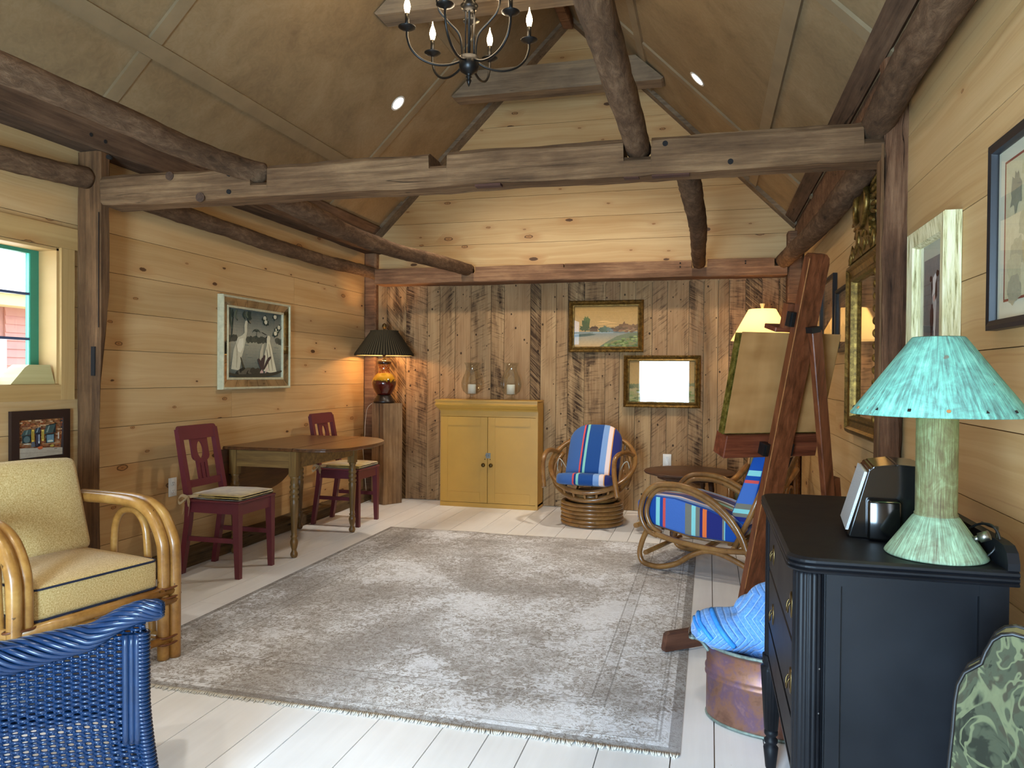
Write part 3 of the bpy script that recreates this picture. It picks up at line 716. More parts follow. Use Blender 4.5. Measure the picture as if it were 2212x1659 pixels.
def collar(label, y0, y1, zb, zt, mat='grey_board'):
    c = Vector((RIDGE_X, (y0+y1)/2, zb)); t = thing('collar_tie', label, 'beam', c)
    m = MB(Matrix.Translation(-c)); e = .04
    m.prism([(zb-EAVE_L+.03, zb+.015), (zb-EAVE_L+.05, zb), (EAVE_R-zb-.05, zb), (EAVE_R-zb-.03, zb+.015), (EAVE_R-zt-e, zt), (zt-EAVE_L+e, zt)], 'y', y0, y1)
    m.build('board', M[mat], t)
    for x in (zb-EAVE_L+.16, EAVE_R-zb-.16):
        m = MB(Matrix.Translation(-c)); m.bb(x-.05, x+.05, y0+.02, y1-.02, zt-.001, zt+.08); m.build('cleat', M['girt'], t)
    return t
collar('grey boxed collar tie close to the back gable', 6.47, 6.655, 3.803, 4.03)
collar('grey boxed collar tie behind the chandelier', 4.85, 5.04, 3.80, 4.02)
collar('grey boxed collar tie overhead near the camera', 2.0, 2.19, 3.80, 4.02)
ridge = thing('ridge_beam', 'dark ridge timber along the peak of the ceiling', 'beam', (RIDGE_X, 3, RIDGE_Z-.1))
m = MB(Matrix.Translation(-Vector(ridge.location))); hewn(m, 'y', YF, YB-.17, (RIDGE_X-.05, RIDGE_X+.05, RIDGE_Z-.16, RIDGE_Z-.06), seed=55, step=.3); m.build('timber', M['girt'], ridge)

# ------------------------------------------------------------------ window in the left wall
win = struct('window_1'); win.location = (XL, 2.9, 1.6)
T = Matrix.Translation((-XL, -2.9, -1.6))
def wpart(name, mat, boxes, parent=win):
    m = MB(T)
    for q in boxes: m.bb(*q)
    o = m.build(name, mat, parent); return o
wpart('casing', M['pine_trim'], [(XL+.0005, XL+.019, 3.402, 3.492, 1.141, 1.985)])
wpart('casing', M['pine_trim_y'], [(XL+.0005, XL+.018, 2.28, 3.514, 1.986, 2.105)])
wpart('casing', M['pine_trim_y'], [(XL+.0005, XL+.018, 2.28, 3.401, 1.141, 1.226)])
wpart('casing', M['pine_trim'], [(XL+.0005, XL+.019, 2.27, 2.36, 1.141, 1.985)])
wpart('jamb', M['pine_trim'], [(XL-.165, XL+.0, 3.388, 3.403, 1.23, 1.98)])
wpart('jamb', M['pine_trim'], [(XL-.165, XL+.0, 2.359, 2.374, 1.23, 1.98)])
wpart('head', M['pine_trim_y'], [(XL-.165, XL+.0, 2.36, 3.402, 1.968, 1.984)])
wpart('sill', M['pine_trim_y'], [(XL-.165, XL+.004, 2.36, 3.402, 1.213, 1.229)])
SX = -3.637
sash = wpart('sash', M['green_paint'], [(SX-.02, SX+.015, 3.336, 3.388, 1.229, 1.968), (SX-.02, SX+.015, 2.374, 2.426, 1.229, 1.968), (SX-.02, SX+.015, 2.426, 3.336, 1.948, 1.968), (SX-.02, SX+.015, 2.426, 3.336, 1.229, 1.262), (SX-.02, SX+.015, 2.866, 2.896, 1.262, 1.948)])
for za in (1.725, 1.477):
    for ya, yb in ((2.426, 2.866), (2.896, 3.336)):
        m = MB(T); m.bb(SX-.008, SX+.008, ya, yb, za-.007, za+.007); m.build('muntin', M['lead'], sash)
for za, zb in ((1.262, 1.470), (1.484, 1.718), (1.732, 1.948)):
    for ya, yb in ((2.426, 2.866), (2.896, 3.336)):
        m = MB(T); m.bb(SX-.0015, SX+.0015, ya, yb, za, zb); m.build('pane', M['clear_glass'], sash)
        m = MB(T)
        for q in ((ya, ya+.008, za, zb), (yb-.008, yb, za, zb)): m.bb(SX-.004, SX+.012, *q)
        m.build('glazing_bead', simple('pale_teal_bead', '#5cc0a2', .4), sash)

# ------------------------------------------------------------------ outside: ground, neighbour house
b = MB(); b.bb(-60, 60, -60, 60, -.5, -.35); o = b.build('trim_ground', simple('sunlit_gravel', '#b9b0a0', .95, .12, 3)); o['kind'] = 'structure'; o.name = 'ground'
HX = -8.6
zf = at_x(30, 665, HX).z; ze = at_x(30, 645, HX).z; yc_ = at_x(12, 760, HX).y
house = thing('neighbour_house', 'salmon clapboard house with pale roof seen through the window', 'house', (HX-2, yc_+1, -.35))
HT = Matrix.Translation(-Vector(house.location))
m = MB(HT); m.bb(HX-4, HX-.03, 2.0, yc_+6.5, -.35, ze); m.build('wall', simple('salmon_wall_core', '#c98f80', .85), house)
clap = simple('salmon_clapboard', '#d69a8c', .75, .05, 3)
z = zf; k = 0; dz = .105
while z > .3:
    m = MB(HT); q = [(HX-.028, z), (HX-.010, z), (HX+.006, z-dz), (HX-.028, z-dz)]
    m.prism([(x, zz) for x, zz in q], 'y', yc_+.001, yc_+6.0); m.build('clapboard', clap, house); z -= dz
m = MB(HT); m.bb(HX-.03, HX+.02, yc_-.16, yc_, -.2, at_x(12, 733, HX).z); m.bb(HX-.03, HX+.015, yc_-3, yc_-.161, -.2, at_x(12, 733, HX).z); m.build('corner_board', simple('white_house_trim', '#f0eee8', .6, .03), house)
m = MB(HT); m.bb(HX-.03, HX+.30, 1.5, yc_+6.6, zf, ze+.04); m.build('fascia', simple('cream_fascia', '#e8d99b', .6, .03), house)
roofm = simple('pale_grey_shingle', '#c9c8c4', .8, .08, 6)
for i in range(16):
    x1, x2 = HX+.36-i*.20, HX+.36-(i+1)*.20-.03
    z1, z2 = ze+.03+i*.11, ze+.03+(i+1)*.11+.016
    m = MB(HT); m.prism([(x1, z1), (x1, z1+.022), (x2, z2+.004), (x2, z2-.016)], 'y', 1.3, yc_+6.8); m.build('shingle_course', roofm, house)
# ================================================================== RUG
rug = thing('area_rug', 'large distressed grey patterned rug with cream fringe on the white floor', 'rug', (-1.345, 4.262, 0))
m = MB(); nx, ny = 50, 66; g = []
for j in range(ny+1):
    row = []
    for i in range(nx+1):
        x, y = -1.262+2.524*i/nx, -1.645+3.29*j/ny
        e = min(i, nx-i, j, ny-j)
        z = .009+.0025*mnoise.noise((x*2, y*2, 3)) if e > 0 else .002
        yy = y+(.012*mnoise.noise((x*2.6, y, 7)) if j in (0, ny) else 0); xx = x+.07*max(0, (-y-.9))*((i/nx) if 0 else 0)
        if j == ny: yy += .006*math.sin(x*9)
        row.append(m._v((xx, yy, z)))
    g.append(row)
for A, Bq in zip(g, g[1:]):
    for i in range(nx): m.face([A[i], A[i+1], Bq[i+1], Bq[i]], True)
m.build('pile', M['rug'], rug)
rr = random.Random(2)
m = MB()
for i in range(300):
    x = -1.255+2.51*i/299; y0 = -1.645+.012*mnoise.noise((x*2.6, -1.645, 7)); l = .012+.012*rr.random()*abs(1+mnoise.noise((x*4, 0, 0)))
    a = rr.uniform(-.5, .5)
    m.tube([(x, y0+.004, .006), (x+a*l*.5, y0-l*.6, .005), (x+a*l, y0-l, .002)], [.0042, .0038, .002], 5)
o = m.build('fringe', M['fringe'], rug); o['kind'] = 'stuff'

# ================================================================== ARTWORK HELPER (flat print: coloured shapes)
def _art():
    t = NT('painted_print'); a = t.n('Attribute', attribute_name='Col')
    f = t.noise(t.obj, 60, 5, .7, .6)
    c = t.mix(.25, a.outputs['Color'], t.ramp(f, [(.3, '#585858'), (.7, '#b0b0b0')]), 'OVERLAY')
    t.set(color=c, rough=.8, spec=.1); return t.m
ART = _art()
def artwork(parent, P, U, W, N, shapes, name='print'):
    bm = bmesh.new(); cl = bm.loops.layers.float_color.new('Col'); P, U, W, N = (Vector(x) for x in (P, U, W, N))
    for i, (col, poly) in enumerate(shapes):
        vs = [bm.verts.new(P+U*u+W*v+N*(.00006*(i+1))) for u, v in poly]
        try: f = bm.faces.new(vs)
        except ValueError: continue
        f.normal_update()
        if f.normal.dot(N) < 0: f.normal_flip()
        c = lin(col) if isinstance(col, str) else col
        for l in f.loops: l[cl] = c
    me = bpy.data.meshes.new(name); bm.to_mesh(me); bm.free(); me.materials.append(ART)
    o = bpy.data.objects.new(name, me); COL.objects.link(o); o.parent = parent; return o
def R4(x0, y0, x1, y1): return [(x0, y0), (x1, y0), (x1, y1), (x0, y1)]
def EL(cx, cy, rx, ry, n=18, a0=0): return [(cx+rx*math.cos(2*PI*k/n+a0), cy+ry*math.sin(2*PI*k/n+a0)) for k in range(n)]
def BL(cx, cy, rx, ry, seed, n=22, amp=.35): return [(cx+rx*(1+amp*mnoise.noise((3*math.cos(2*PI*k/n), 3*math.sin(2*PI*k/n), seed)))*math.cos(2*PI*k/n), cy+ry*(1+amp*mnoise.noise((3*math.cos(2*PI*k/n), 3*math.sin(2*PI*k/n), seed)))*math.sin(2*PI*k/n)) for k in range(n)]
def mixc(a, b, t): A, Bq = lin(a), lin(b); return tuple(A[i]*(1-t)+Bq[i]*t for i in range(3))+(1,)
def grad(a, b, y0, y1, n=14, x0=0, x1=1): return [(mixc(a, b, i/(n-1)), R4(x0, y0+(y1-y0)*i/n, x1, y0+(y1-y0)*(i+1)/n+.002)) for i in range(n)]
def ST(pts, w, n=5):
    """a brush stroke"""
    P = crom([(x, y, 0) for x, y in pts], n); L, R = [], []
    for i, p in enumerate(P):
        t = (P[min(i+1, len(P)-1)]-P[max(i-1, 0)]); t.normalize(); nn = Vector((-t.y, t.x, 0)); k = w*(.35+.65*math.sin(PI*(i+.5)/len(P)))
        L.append((p+nn*k)); R.append((p-nn*k))
    return [(p.x, p.y) for p in L]+[(p.x, p.y) for p in reversed(R)]

# ---- storefront picture (left wall)
pic = thing('framed_picture', 'small storefront watercolour in a flat dark brown frame under the window', 'picture', (XL, 3.275, .94))
w2, h2 = .184, .15
m = MB(); m.frame(-w2, w2, -h2, h2, .05, [(0, .001), (0, .022), (.046, .022), (.050, .010), (.050, .001)], 'x', 0, 1); m.build('frame', M['frame_brown'], pic)
S = grad('#b98a63', '#9c6a42', .0, 1., 6); ra = random.Random(4)
for r in range(22):
    for c in range(13):
        if ra.random() < .72: x = c/13+(.5/13 if r % 2 else 0); y = r/22; S.append((ra.choice(['#a5623a', '#8c4a2b', '#b67a4c', '#93603d', '#7a4630', '#c09a72']), R4(x+.004, y+.005, min(1, x+.072), y+.041)))
S += [('#b7ab98', [(0, 0), (1, 0), (1, .19), (.52, .235), (0, .275)]), ('#a59a88', [(0, .14), (1, .06), (1, .075), (0, .155)]), ('#8f8574', [(.62, .13), (.9, .10), (.9, .108), (.62, .14)]), ('#2d2a24', [(.80, .165), (.87, .175), (.87, .185), (.80, .178)])]
S += [('#2c2b30', R4(.36, .27, .47, .67)), ('#474150', R4(.375, .30, .41, .60)), ('#8b93a0', R4(.42, .38, .455, .60)), ('#d8d8d0', R4(.425, .36, .45, .42)),
      ('#2f3a38', R4(.06, .40, .25, .60)), ('#5b6a68', EL(.16, .49, .07, .09)), ('#25302f', R4(.60, .35, .80, .60)), ('#6f8a94', R4(.62, .36, .785, .57)), ('#c6c9b6', BL(.70, .40, .07, .025, 3)), ('#d9d7c4', BL(.17, .37, .08, .012, 5)),
      ('#46524c', [(.03, .585), (.06, .60), (.25, .62), (.26, .76), (.10, .735)]), ('#6e7c72', [(.12, .62), (.16, .62), (.19, .74), (.16, .735)]), ('#3a4044', [(.33, .64), (.46, .65), (.475, .80), (.36, .77)]), ('#8a9296', [(.37, .66), (.40, .66), (.43, .78), (.41, .775)]),
      ('#46524c', [(.54, .60), (.76, .62), (.83, .86), (.60, .81)]), ('#7d8a80', [(.60, .64), (.64, .64), (.69, .82), (.66, .815)]), ('#1f2422', [(.60, .81), (.85, .86), (.85, .88), (.60, .83)]), ('#2a2f2e', [(.83, .86), (.83, .62), (.765, .61)]),
      ('#d3b54b', R4(.265, .42, .325, .74)), ('#8c7430', R4(.28, .46, .31, .70)), ('#dcc25a', R4(.495, .42, .55, .72)), ('#8c7430', R4(.51, .46, .535, .68)), ('#5d6066', [(.25, .28), (.35, .28), (.33, .42), (.27, .42)]),
      ('#c4653a', BL(.46, .24, .06, .045, 8)), ('#b9a24a', BL(.74, .265, .05, .03, 9)), ('#d8b27e', R4(.50, .335, .70, .345)), ('#c9c0b0', R4(.88, .44, .91, .62))]
aw, ah = .27, .20
artwork(pic, (.006, -aw/2, -ah/2), (0, aw, 0), (0, 0, ah), (1, 0, 0), S)
def text(parent, s, loc, size, col, R, name='lettering'):
    cu = bpy.data.curves.new(name, 'FONT'); cu.body = s; cu.size = size; cu.align_x = 'CENTER'; cu.extrude = .0001; cu.resolution_u = 3
    tmp = bpy.data.objects.new(name, cu); COL.objects.link(tmp); me = bpy.data.meshes.new_from_object(tmp); bpy.data.objects.remove(tmp); bpy.data.curves.remove(cu)
    me.materials.clear(); me.materials.append(simple('lettering_'+col[1:], col, .7, .02))
    o = bpy.data.objects.new(name, me); COL.objects.link(o); o.parent = parent; o.location = loc; o.rotation_euler = R; return o
RX = (PI/2, 0, PI/2)
text(pic, 'Bakery', (.0125, -aw/2+.70*aw, -ah/2+.485*ah), .017, '#dfe2d8', RX); text(pic, 'Bakery', (.0125, -aw/2+.16*aw, -ah/2+.47*ah), .013, '#cfd2c8', RX)

# ---- egret picture with a mirrored border (left wall)
pic = thing('framed_picture', 'white herons by a lake in a mirror-bordered frame on the left wall', 'picture', (XL, 5.255, 1.527))
w2, h2 = .462, .352
m = MB(); m.frame(-w2, w2, -h2, h2, .02, [(0, .001), (0, .045), (.006, .05), (.016, .05), (.018, .040), (.018, .001)], 'x', 0, 1); m.build('outer_moulding', M['cream_frame'], pic)
m = MB(); m.frame(-w2+.078, w2-.078, -h2+.072, h2-.072, .02, [(0, .001), (0, .028), (.006, .032), (.016, .032), (.018, .024), (.018, .001)], 'x', 0, 1); m.build('inner_moulding', M['cream_frame'], pic)
a, c, d, e = w2-.017, h2-.017, w2-.079, h2-.073
for n_, seg in (('bottom', 6), ('top', 6), ('left', 4), ('right', 4)):
    for k in range(seg):
        t0, t1 = k/seg, (k+1)/seg; g = .0012
        if n_ in ('top', 'bottom'):
            s = 1 if n_ == 'top' else -1
            P = [(-a+2*a*t0+g, s*c), (-a+2*a*t1-g, s*c), (-d+2*d*t1-g, s*e), (-d+2*d*t0+g, s*e)]; xo = [.040, .040, .028, .028]
        else:
            s = 1 if n_ == 'right' else -1
            P = [(s*a, -c+2*c*t0+g), (s*a, -c+2*c*t1-g), (s*d, -e+2*e*t1-g), (s*d, -e+2*e*t0+g)]; xo = [.040, .040, .028, .028]
        m = MB(); F = [m._v((xo[i], y, z)) for i, (y, z) in enumerate(P)]; Bk = [m._v((xo[i]-.012, y, z)) for i, (y, z) in enumerate(P)]
        m.face(F); m.face(Bk[::-1])
        for i in range(4): m.face([F[i], Bk[i], Bk[(i+1) % 4], F[(i+1) % 4]])
        m.build('mirror_strip', M['mirror'], pic)
aw, ah = 2*(w2-.096), 2*(h2-.09)
S = grad('#a9a692', '#566a68', .52, 1., 12)+grad('#5d6a66', '#a7a792', .0, .53, 12)
for i, (x, r) in enumerate(((.36, .04), (.42, .05), (.50, .06), (.56, .05), (.64, .05), (.70, .05), (.05, .08), (.12, .06), (.92, .05), (.98, .06), (.47, .05), (.60, .04))): S.append(('#3a4640' if i % 2 else '#475249', BL(x, .56+.01*(i % 3), r, .05, i)))
for i in range(26): x = ra.uniform(.1, .95); y = ra.uniform(.16, .5); l = ra.uniform(.03, .11); S.append(('#8d9488' if i % 2 else '#667470', R4(x, y, min(1, x+l), y+.006)))
S += [('#2f3a34', ST([(.07, .58), (.08, .75), (.10, .95)], .012)), ('#39433a', ST([(.49, .58), (.51, .64), (.505, .69)], .005))]
for k in range(7): an = k*PI/6; S.append(('#39433a', ST([(.505, .69), (.505+.05*math.cos(an), .69+.03*math.sin(an)+.01), (.505+.075*math.cos(an), .69+.03*math.sin(an)-.02)], .004)))
for i in range(14): x = .02+.40*ra.random(); y = 1-.02; l = ra.uniform(.08, .26)*(1.2-x*1.6); S.append((ra.choice(['#3d463c', '#57604f', '#6d735e']), ST([(x, y), (x-.02, y-l*.5), (x+.01, y-l)], .016)))
S += [('#cfc9ae', [(.06, .12), (.10, .40), (.17, .58), (.25, .62), (.29, .66), (.285, .76), (.30, .83), (.325, .845), (.345, .83), (.335, .77), (.335, .68), (.315, .58), (.28, .42), (.24, .30), (.20, .10)]), ('#e2ddc6', [(.14, .40), (.20, .56), (.27, .58), (.27, .45), (.22, .36)]), ('#b5ad90', ST([(.14, .50), (.16, .36), (.15, .14)], .012)), ('#2d2a22', ST([(.335, .835), (.37, .82), (.40, .80)], .006)), ('#57503e', ST([(.22, .30), (.26, .18), (.32, .06)], .014)),
      ('#d6d0b6', [(.64, .10), (.66, .36), (.70, .50), (.70, .60), (.72, .645), (.75, .65), (.77, .62), (.76, .56), (.80, .44), (.84, .28), (.90, .08), (.80, .06)]), ('#c4bda1', [(.56, .22), (.57, .38), (.61, .50), (.645, .52), (.63, .40), (.62, .26)]), ('#2d2a22', ST([(.70, .655), (.65, .67), (.60, .69)], .006)), ('#a69d80', ST([(.74, .52), (.78, .32), (.82, .10)], .010)), ('#57503e', ST([(.70, .44), (.72, .30), (.75, .10)], .006))]
for i, (x, y) in enumerate(((.66, .90), (.68, .84), (.90, .74), (.87, .68), (.94, .78), (.86, .94))): S += [('#3b443a', BL(x, y, .05, .045, i+30, amp=.9)), ('#d9d3ba', BL(x, y+.01, .03, .032, i+3))]
for i in range(12): x = .20+.03*i; S.append((ra.choice(['#4d4638', '#6b6250', '#3b372c']), BL(x, .06+.02*(i % 3), .06, .045, i+11)))
for p in ([(.60, .12), (.56, .24), (.53, .28)], [(.62, .12), (.64, .28), (.66, .34)], [(.64, .12), (.72, .26), (.78, .32)], [(.61, .12), (.60, .22), (.62, .30)]): S.append(('#54433c', ST(p, .024)))
S += [('#c9a9a0', BL(.60, .06, .03, .055, 5)), ('#d6bfae', ST([(.66, .05), (.70, .12), (.72, .15)], .012)), ('#4a4436', ST([(0, .06), (.2, .02), (.5, .03), (.8, .05), (1, .10)], .03))]
artwork(pic, (.014, -aw/2, -ah/2), (0, aw, 0), (0, 0, ah), (1, 0, 0), S)
m = MB(); m.bb(.0165, .0175, -aw/2, aw/2, -ah/2, ah/2); m.build('glass', M['picture_glass'], pic)

# ---- two landscapes on the back wall
def landscape(px0, py0, px1, py1, label, second):
    p0 = at_y(px0, py1, YB-.015); p1 = at_y(px1, py0, YB-.015); c = (p0+p1)/2; t = thing('framed_picture', label, 'picture', (c.x, YB-.0155, c.z), group=None)
    w2, h2 = abs(p1.x-p0.x)/2, abs(p1.z-p0.z)/2
    m = MB(); m.frame(-w2, w2, -h2, h2, .06, [(0, .001), (0, .026), (.010, .034), (.018, .030), (.030, .018), (.044, .026), (.052, .024), (.056, .010), (.056, .001)], 'y', 0, -1); m.build('frame', M['gilt_dark'], t)
    m = MB(); n = int(4*(w2+h2)/.018)
    for k in range(n):
        d = k/n*4*(w2+h2); 
        if d < 2*w2: q = (-w2+d, -h2)
        elif d < 2*w2+2*h2: q = (w2, -h2+d-2*w2)
        elif d < 4*w2+2*h2: q = (w2-(d-2*w2-2*h2), h2)
        else: q = (-w2, h2-(d-4*w2-2*h2))
        q = (q[0]*(1-.008/w2), q[1]*(1-.008/h2))
        m.box((q[0], -.033, q[1]), (.009, .008, .009), rotz(.6))
    o = m.build('beading', M['gilt_dark'], t); o['kind'] = 'stuff'
    aw, ah = 2*(w2-.055), 2*(h2-.055); rl = random.Random(21 if second else 12)
    if not second:
        S = grad('#c6a06a', '#b08a52', .36, 1., 12)+grad('#c9a878', '#8a8f86', .0, .37, 8)
        for i in range(9): x = rl.uniform(.35, .6); y = rl.uniform(.50, .64); S.append(('#e0b878', ST([(x, y), (x+.08, y+.004), (x+.16, y)], .006)))
        for i, (x, y, rx, ry, col) in enumerate(((.44, .42, .06, .06, '#5d6a5a'), (.50, .44, .05, .07, '#66725f'), (.56, .42, .05, .05, '#6f7c74'), (.62, .41, .05, .04, '#7d8884'), (.70, .45, .06, .06, '#7a6250'), (.78, .50, .07, .09, '#7d5f48'), (.86, .46, .09, .07, '#8b6a50'), (.95, .46, .08, .08, '#86684e'), (.18, .56, .06, .15, '#5b6444'), (.20, .68, .05, .06, '#667048'), (.16, .46, .07, .08, '#565f44'), (.28, .42, .07, .03, '#6b6b50'))): S.append((col, BL(x, y, rx, ry, i, amp=.7)))
        S += [('#6d5746', R4(.25, .38, .37, .45)), ('#59463a', [(.24, .45), (.28, .50), (.36, .50), (.39, .45)]), ('#59463a', R4(.325, .49, .335, .53)), ('#a8b4b4', R4(.30, .335, .62, .35)), ('#5f6b60', [(.0, .30), (.25, .33), (.35, .30), (.20, .26), (0, .24)]), ('#7b7f62', [(.40, .0), (1, 0), (1, .34), (.85, .33), (.68, .26), (.54, .14)])]
        for i in range(70): x = rl.uniform(.5, 1); y = rl.uniform(.0, .30)*(x-.35)/.65; S.append((rl.choice(['#8a9a5e', '#6d7d4a', '#a3a96c', '#5c6a42', '#938a5c']), BL(x, y, .03, .022, i)))
        for i in range(20): x = rl.uniform(.6, 1); y = rl.uniform(.36, .5); S.append((rl.choice(['#8f6b55', '#76604a', '#a58263']), BL(x, y, .03, .02, i)))
    else:
        S = grad('#b9945c', '#a58250', .34, 1., 12)+grad('#8f8a5c', '#b09a6c', .0, .36, 8)
        for i in range(46): x = rl.uniform(.0, 1); y = .36+rl.uniform(-.02, .10)*(1 if x > .6 else .5); S.append((rl.choice(['#5c6644', '#6d7350', '#4f5a40', '#7d7a56']), BL(x, y, .04, .04, i, amp=.7)))
        S += [('#a9b0a4', R4(.12, .22, .6, .27)), ('#595845', ST([(.3, .22), (.45, .30), (.6, .24)], .03))]
        for i in range(80): x = rl.uniform(0, 1); y = rl.uniform(0, .28); S.append((rl.choice(['#7f8a55', '#68743f', '#95925a', '#57633a', '#a39a68']), BL(x, y, .04, .025, i)))
    artwork(t, (-aw/2, -.010, -ah/2), (aw, 0, 0), (0, 0, ah), (0, -1, 0), S)
    m = MB(); m.bb(-aw/2, aw/2, -.0215, -.0205, -ah/2, ah/2); m.build('glass', M['picture_glass'], t)
    return t
landscape(1229, 648, 1391, 761, 'upper gilt-framed sunset river landscape on the board wall', False)
landscape(1347, 768, 1514, 879, 'lower gilt-framed landscape with bright reflections on the board wall', True)

# ---- outlets
def outlet(c, R, label):
    t = thing('wall_outlet', label, 'outlet', c, R)          # local -y faces the room
    m = MB(); m.rbox((0, -.003, 0), (.078, .006, .125), .002, 1); m.build('cover_plate', M['white_plastic'], t)
    for z in (-.026, .026):
        m = MB(); m.lathe([(.0168, 0), (.0168, .003), (.015, .004)], 18); 
        for v in m.bm.verts: v.co = Vector((v.co.x, -.006-v.co.z, v.co.y+z))
        s = m.build('socket', M['white_plastic'], t)
        m = MB()
        for x in (-.006, .006): m.box((x, -.0102, z+.004), (.0022, .001, .008))
        m.tube([(0, -.0097, z-.008), (0, -.0107, z-.008)], .0025, 8); m.build('slots', M['slot'], s)
    return t
p = at_x(372, 1052, XL); outlet((XL, p.y, p.z), PI/2, 'white wall outlet low on the left wall beside the red chair')
p = at_y(1441, 995, YB-.012); outlet((p.x, YB-.012, p.z), 0, 'white wall outlet on the board wall above the round table')

# ---- wooden block on the window sill
p0 = at_x(4, 830, XL-.05)
box = thing('wooden_block', 'pale wedge-sided wooden block standing on the window sill', 'wooden block', (XL-.06, p0.y+.02, 1.2295))
m = MB()
q = [(-.01, 0), (.265, 0), (.258, .02), (.232, .105), (.10, .105), (.075, .09)]
A = [m._v((.055, y, z)) for y, z in q]; Bq = [m._v((-.055, y*.96+.004, z)) for y, z in q]
m.face(A); m.face(Bq[::-1])
for i in range(len(q)): m.face([A[i], Bq[i], Bq[(i+1) % len(q)], A[(i+1) % len(q)]])
m.build('body', pine('pale_greenish_block', 'y', light='#c9bd86', dark='#a99a60', knots=.9, W=2), box)

# ================================================================== RED CHAIRS
def chair_x(z): return -.375-.188*(z-.45) if z > .45 else -.375-.15*(.45-z)
def red_chair(name, label, loc, rz):
    t = thing(name, label, 'chair', loc, rz)
    for s in (-1, 1):
        m = MB(); zs = [0, .1, .22, .34, .45, .56, .7, .85, .93]
        for za, zb in zip(zs, zs[1:]):
            wd = lambda z: .042-.012*abs(z-.45)/.5
            P = []
            for z in (za, zb):
                k = wd(z); y = s*(.168+.012*(z > .4)*(1-max(0, z-.5)*.3)); x = chair_x(z)
                for dx, dy in ((-1, -1), (1, -1), (1, 1), (-1, 1)): P.append(m._v((x+dx*k*.5, y+dy*.019, z)))
            for q in ((0, 1, 5, 4), (1, 2, 6, 5), (2, 3, 7, 6), (3, 0, 4, 7)): m.face([P[i] for i in q])
            if za == 0: m.face([P[3], P[2], P[1], P[0]])
        bmesh.ops.remove_doubles(m.bm, verts=m.bm.verts[:], dist=.0005)
        m.build('back_leg', M['red_paint'], t)
        m = MB(); y = s*.182; vs = m.box((-.024, y, .237), (.048, .048, .474))
        for v in vs:
            if v.co.z < .1: v.co.x = -.013+(v.co.x+.024)*.66; v.co.y = y*1.0+(v.co.y-y)*.66
        m.build('front_leg', M['red_paint'], t)
        m = MB(); m.bb(-.375, -.03, s*.178-.010, s*.178+.010, .405, .474); m.build('side_rail', M['red_paint'], t)
        m = MB(); m.box((-.205, s*.178, .235), (.345, .018, .030)); m.build('stretcher', M['red_paint'], t)
    m = MB(); m.bb(-.030, -.008, -.165, .165, .40, .474); m.build('front_rail', M['red_paint'], t)
    m = MB(); m.bb(-.385, -.365, -.165, .165, .41, .474); m.build('back_rail', M['red_paint'], t)
    m = MB(); m.rbox((-.185, 0, .481), (.385, .415, .014), .004, 1, smooth=False); m.build('seat', M['red_paint'], t)
    def bend(m):
        for v in m.bm.verts: v.co.x += chair_x(v.co.z)
    m = MB(); pts = [(-.187, .862), (.187, .862), (.187, .925)]+[(.187-.022*(1-math.cos(a)), .925+.026*math.sin(a)) for a in (.5, 1., 1.57)]+[(-.165+.0, .951)]+[(-.187+.022*(1-math.cos(a)), .925+.026*math.sin(a)) for a in (1., .5)]+[(-.187, .925)]
    m.prism(pts, 'x', -.013, .013); bend(m); m.build('top_rail', M['red_paint'], t)
    m = MB(); m.prism(R4(-.165, .555, .165, .60), 'x', -.010, .010); bend(m); m.build('lower_rail', M['red_paint'], t)
    m = MB()
    arc = [(.033*math.cos(a), .787+.058*math.sin(a)) for a in [(-PI/2+PI*k/10) for k in range(11)]]
    half = [(0, .868), (.083, .868), (.083, .745), (.074, .728), (.052, .715), (.050, .598), (.027, .598), (.027, .702), (.014, .702), (.014, .598), (0, .598)]+[(0, .72)]+arc[0:]
    for sgn in (1, -1): m.prism([(sgn*y, z) for y, z in half], 'x', -.007, .007)
    bend(m); m.build('splat', M['red_paint'], t)
    m = MB(); m.rbox((-.185, 0, .506), (.375, .375, .030), .012, 2, puff=.014, n=6)
    for v in m.bm.verts:
        v.co.z += .003*mnoise.noise((v.co.x*12, v.co.y*12, 1)); v.co.y *= 1.0-.12*max(0, (-v.co.x-.2))/.18
    m.build('seat_cushion', M['velvet'], t)
    # ribbon ties round the back legs
    for s in (-1, 1):
        m = MB(); x0, y0, z0 = -.37, s*.20, .508
        def strip(P, wdt=.010):
            P = crom(P, 5); pr = None
            for p in P:
                a = m._v(p+V(0, 0, wdt)); c = m._v(p-V(wdt*.5, 0, wdt))
                if pr: m.face([pr[0], a, c, pr[1]], True)
                pr = (a, c)
        strip([(x0+.06, s*.17, .512), (x0+.02, y0+.004*s, .508), (x0-.025, y0+.01*s, .505), (x0-.04, s*.17, .506)])
        if s < 0:
            strip([(x0, y0-.006, .505), (x0+.02, y0-.02, .50), (x0+.035, y0-.028, .47), (x0+.02, y0-.022, .455), (x0, y0-.008, .50)], .009)
            strip([(x0, y0-.006, .505), (x0-.03, y0-.02, .515), (x0-.05, y0-.028, .49), (x0-.04, y0-.024, .465), (x0, y0-.008, .502)], .009)
            strip([(x0, y0-.008, .50), (x0-.01, y0-.024, .46), (x0-.02, y0-.022, .40)], .009); strip([(x0+.005, y0-.008, .50), (x0+.03, y0-.024, .46), (x0+.02, y0-.024, .385)], .009)
        m.build('ribbon_tie', M['ribbon'], t)
    return t
red_chair('dining_chair', 'red wooden chair with gold cushion and ribbon ties, nearest the yellow armchair', (-2.845, 4.315, 0), 0)
red_chair('dining_chair', 'red wooden chair half hidden behind the drop-leaf table', (-2.855, 6.0, 0), 0)

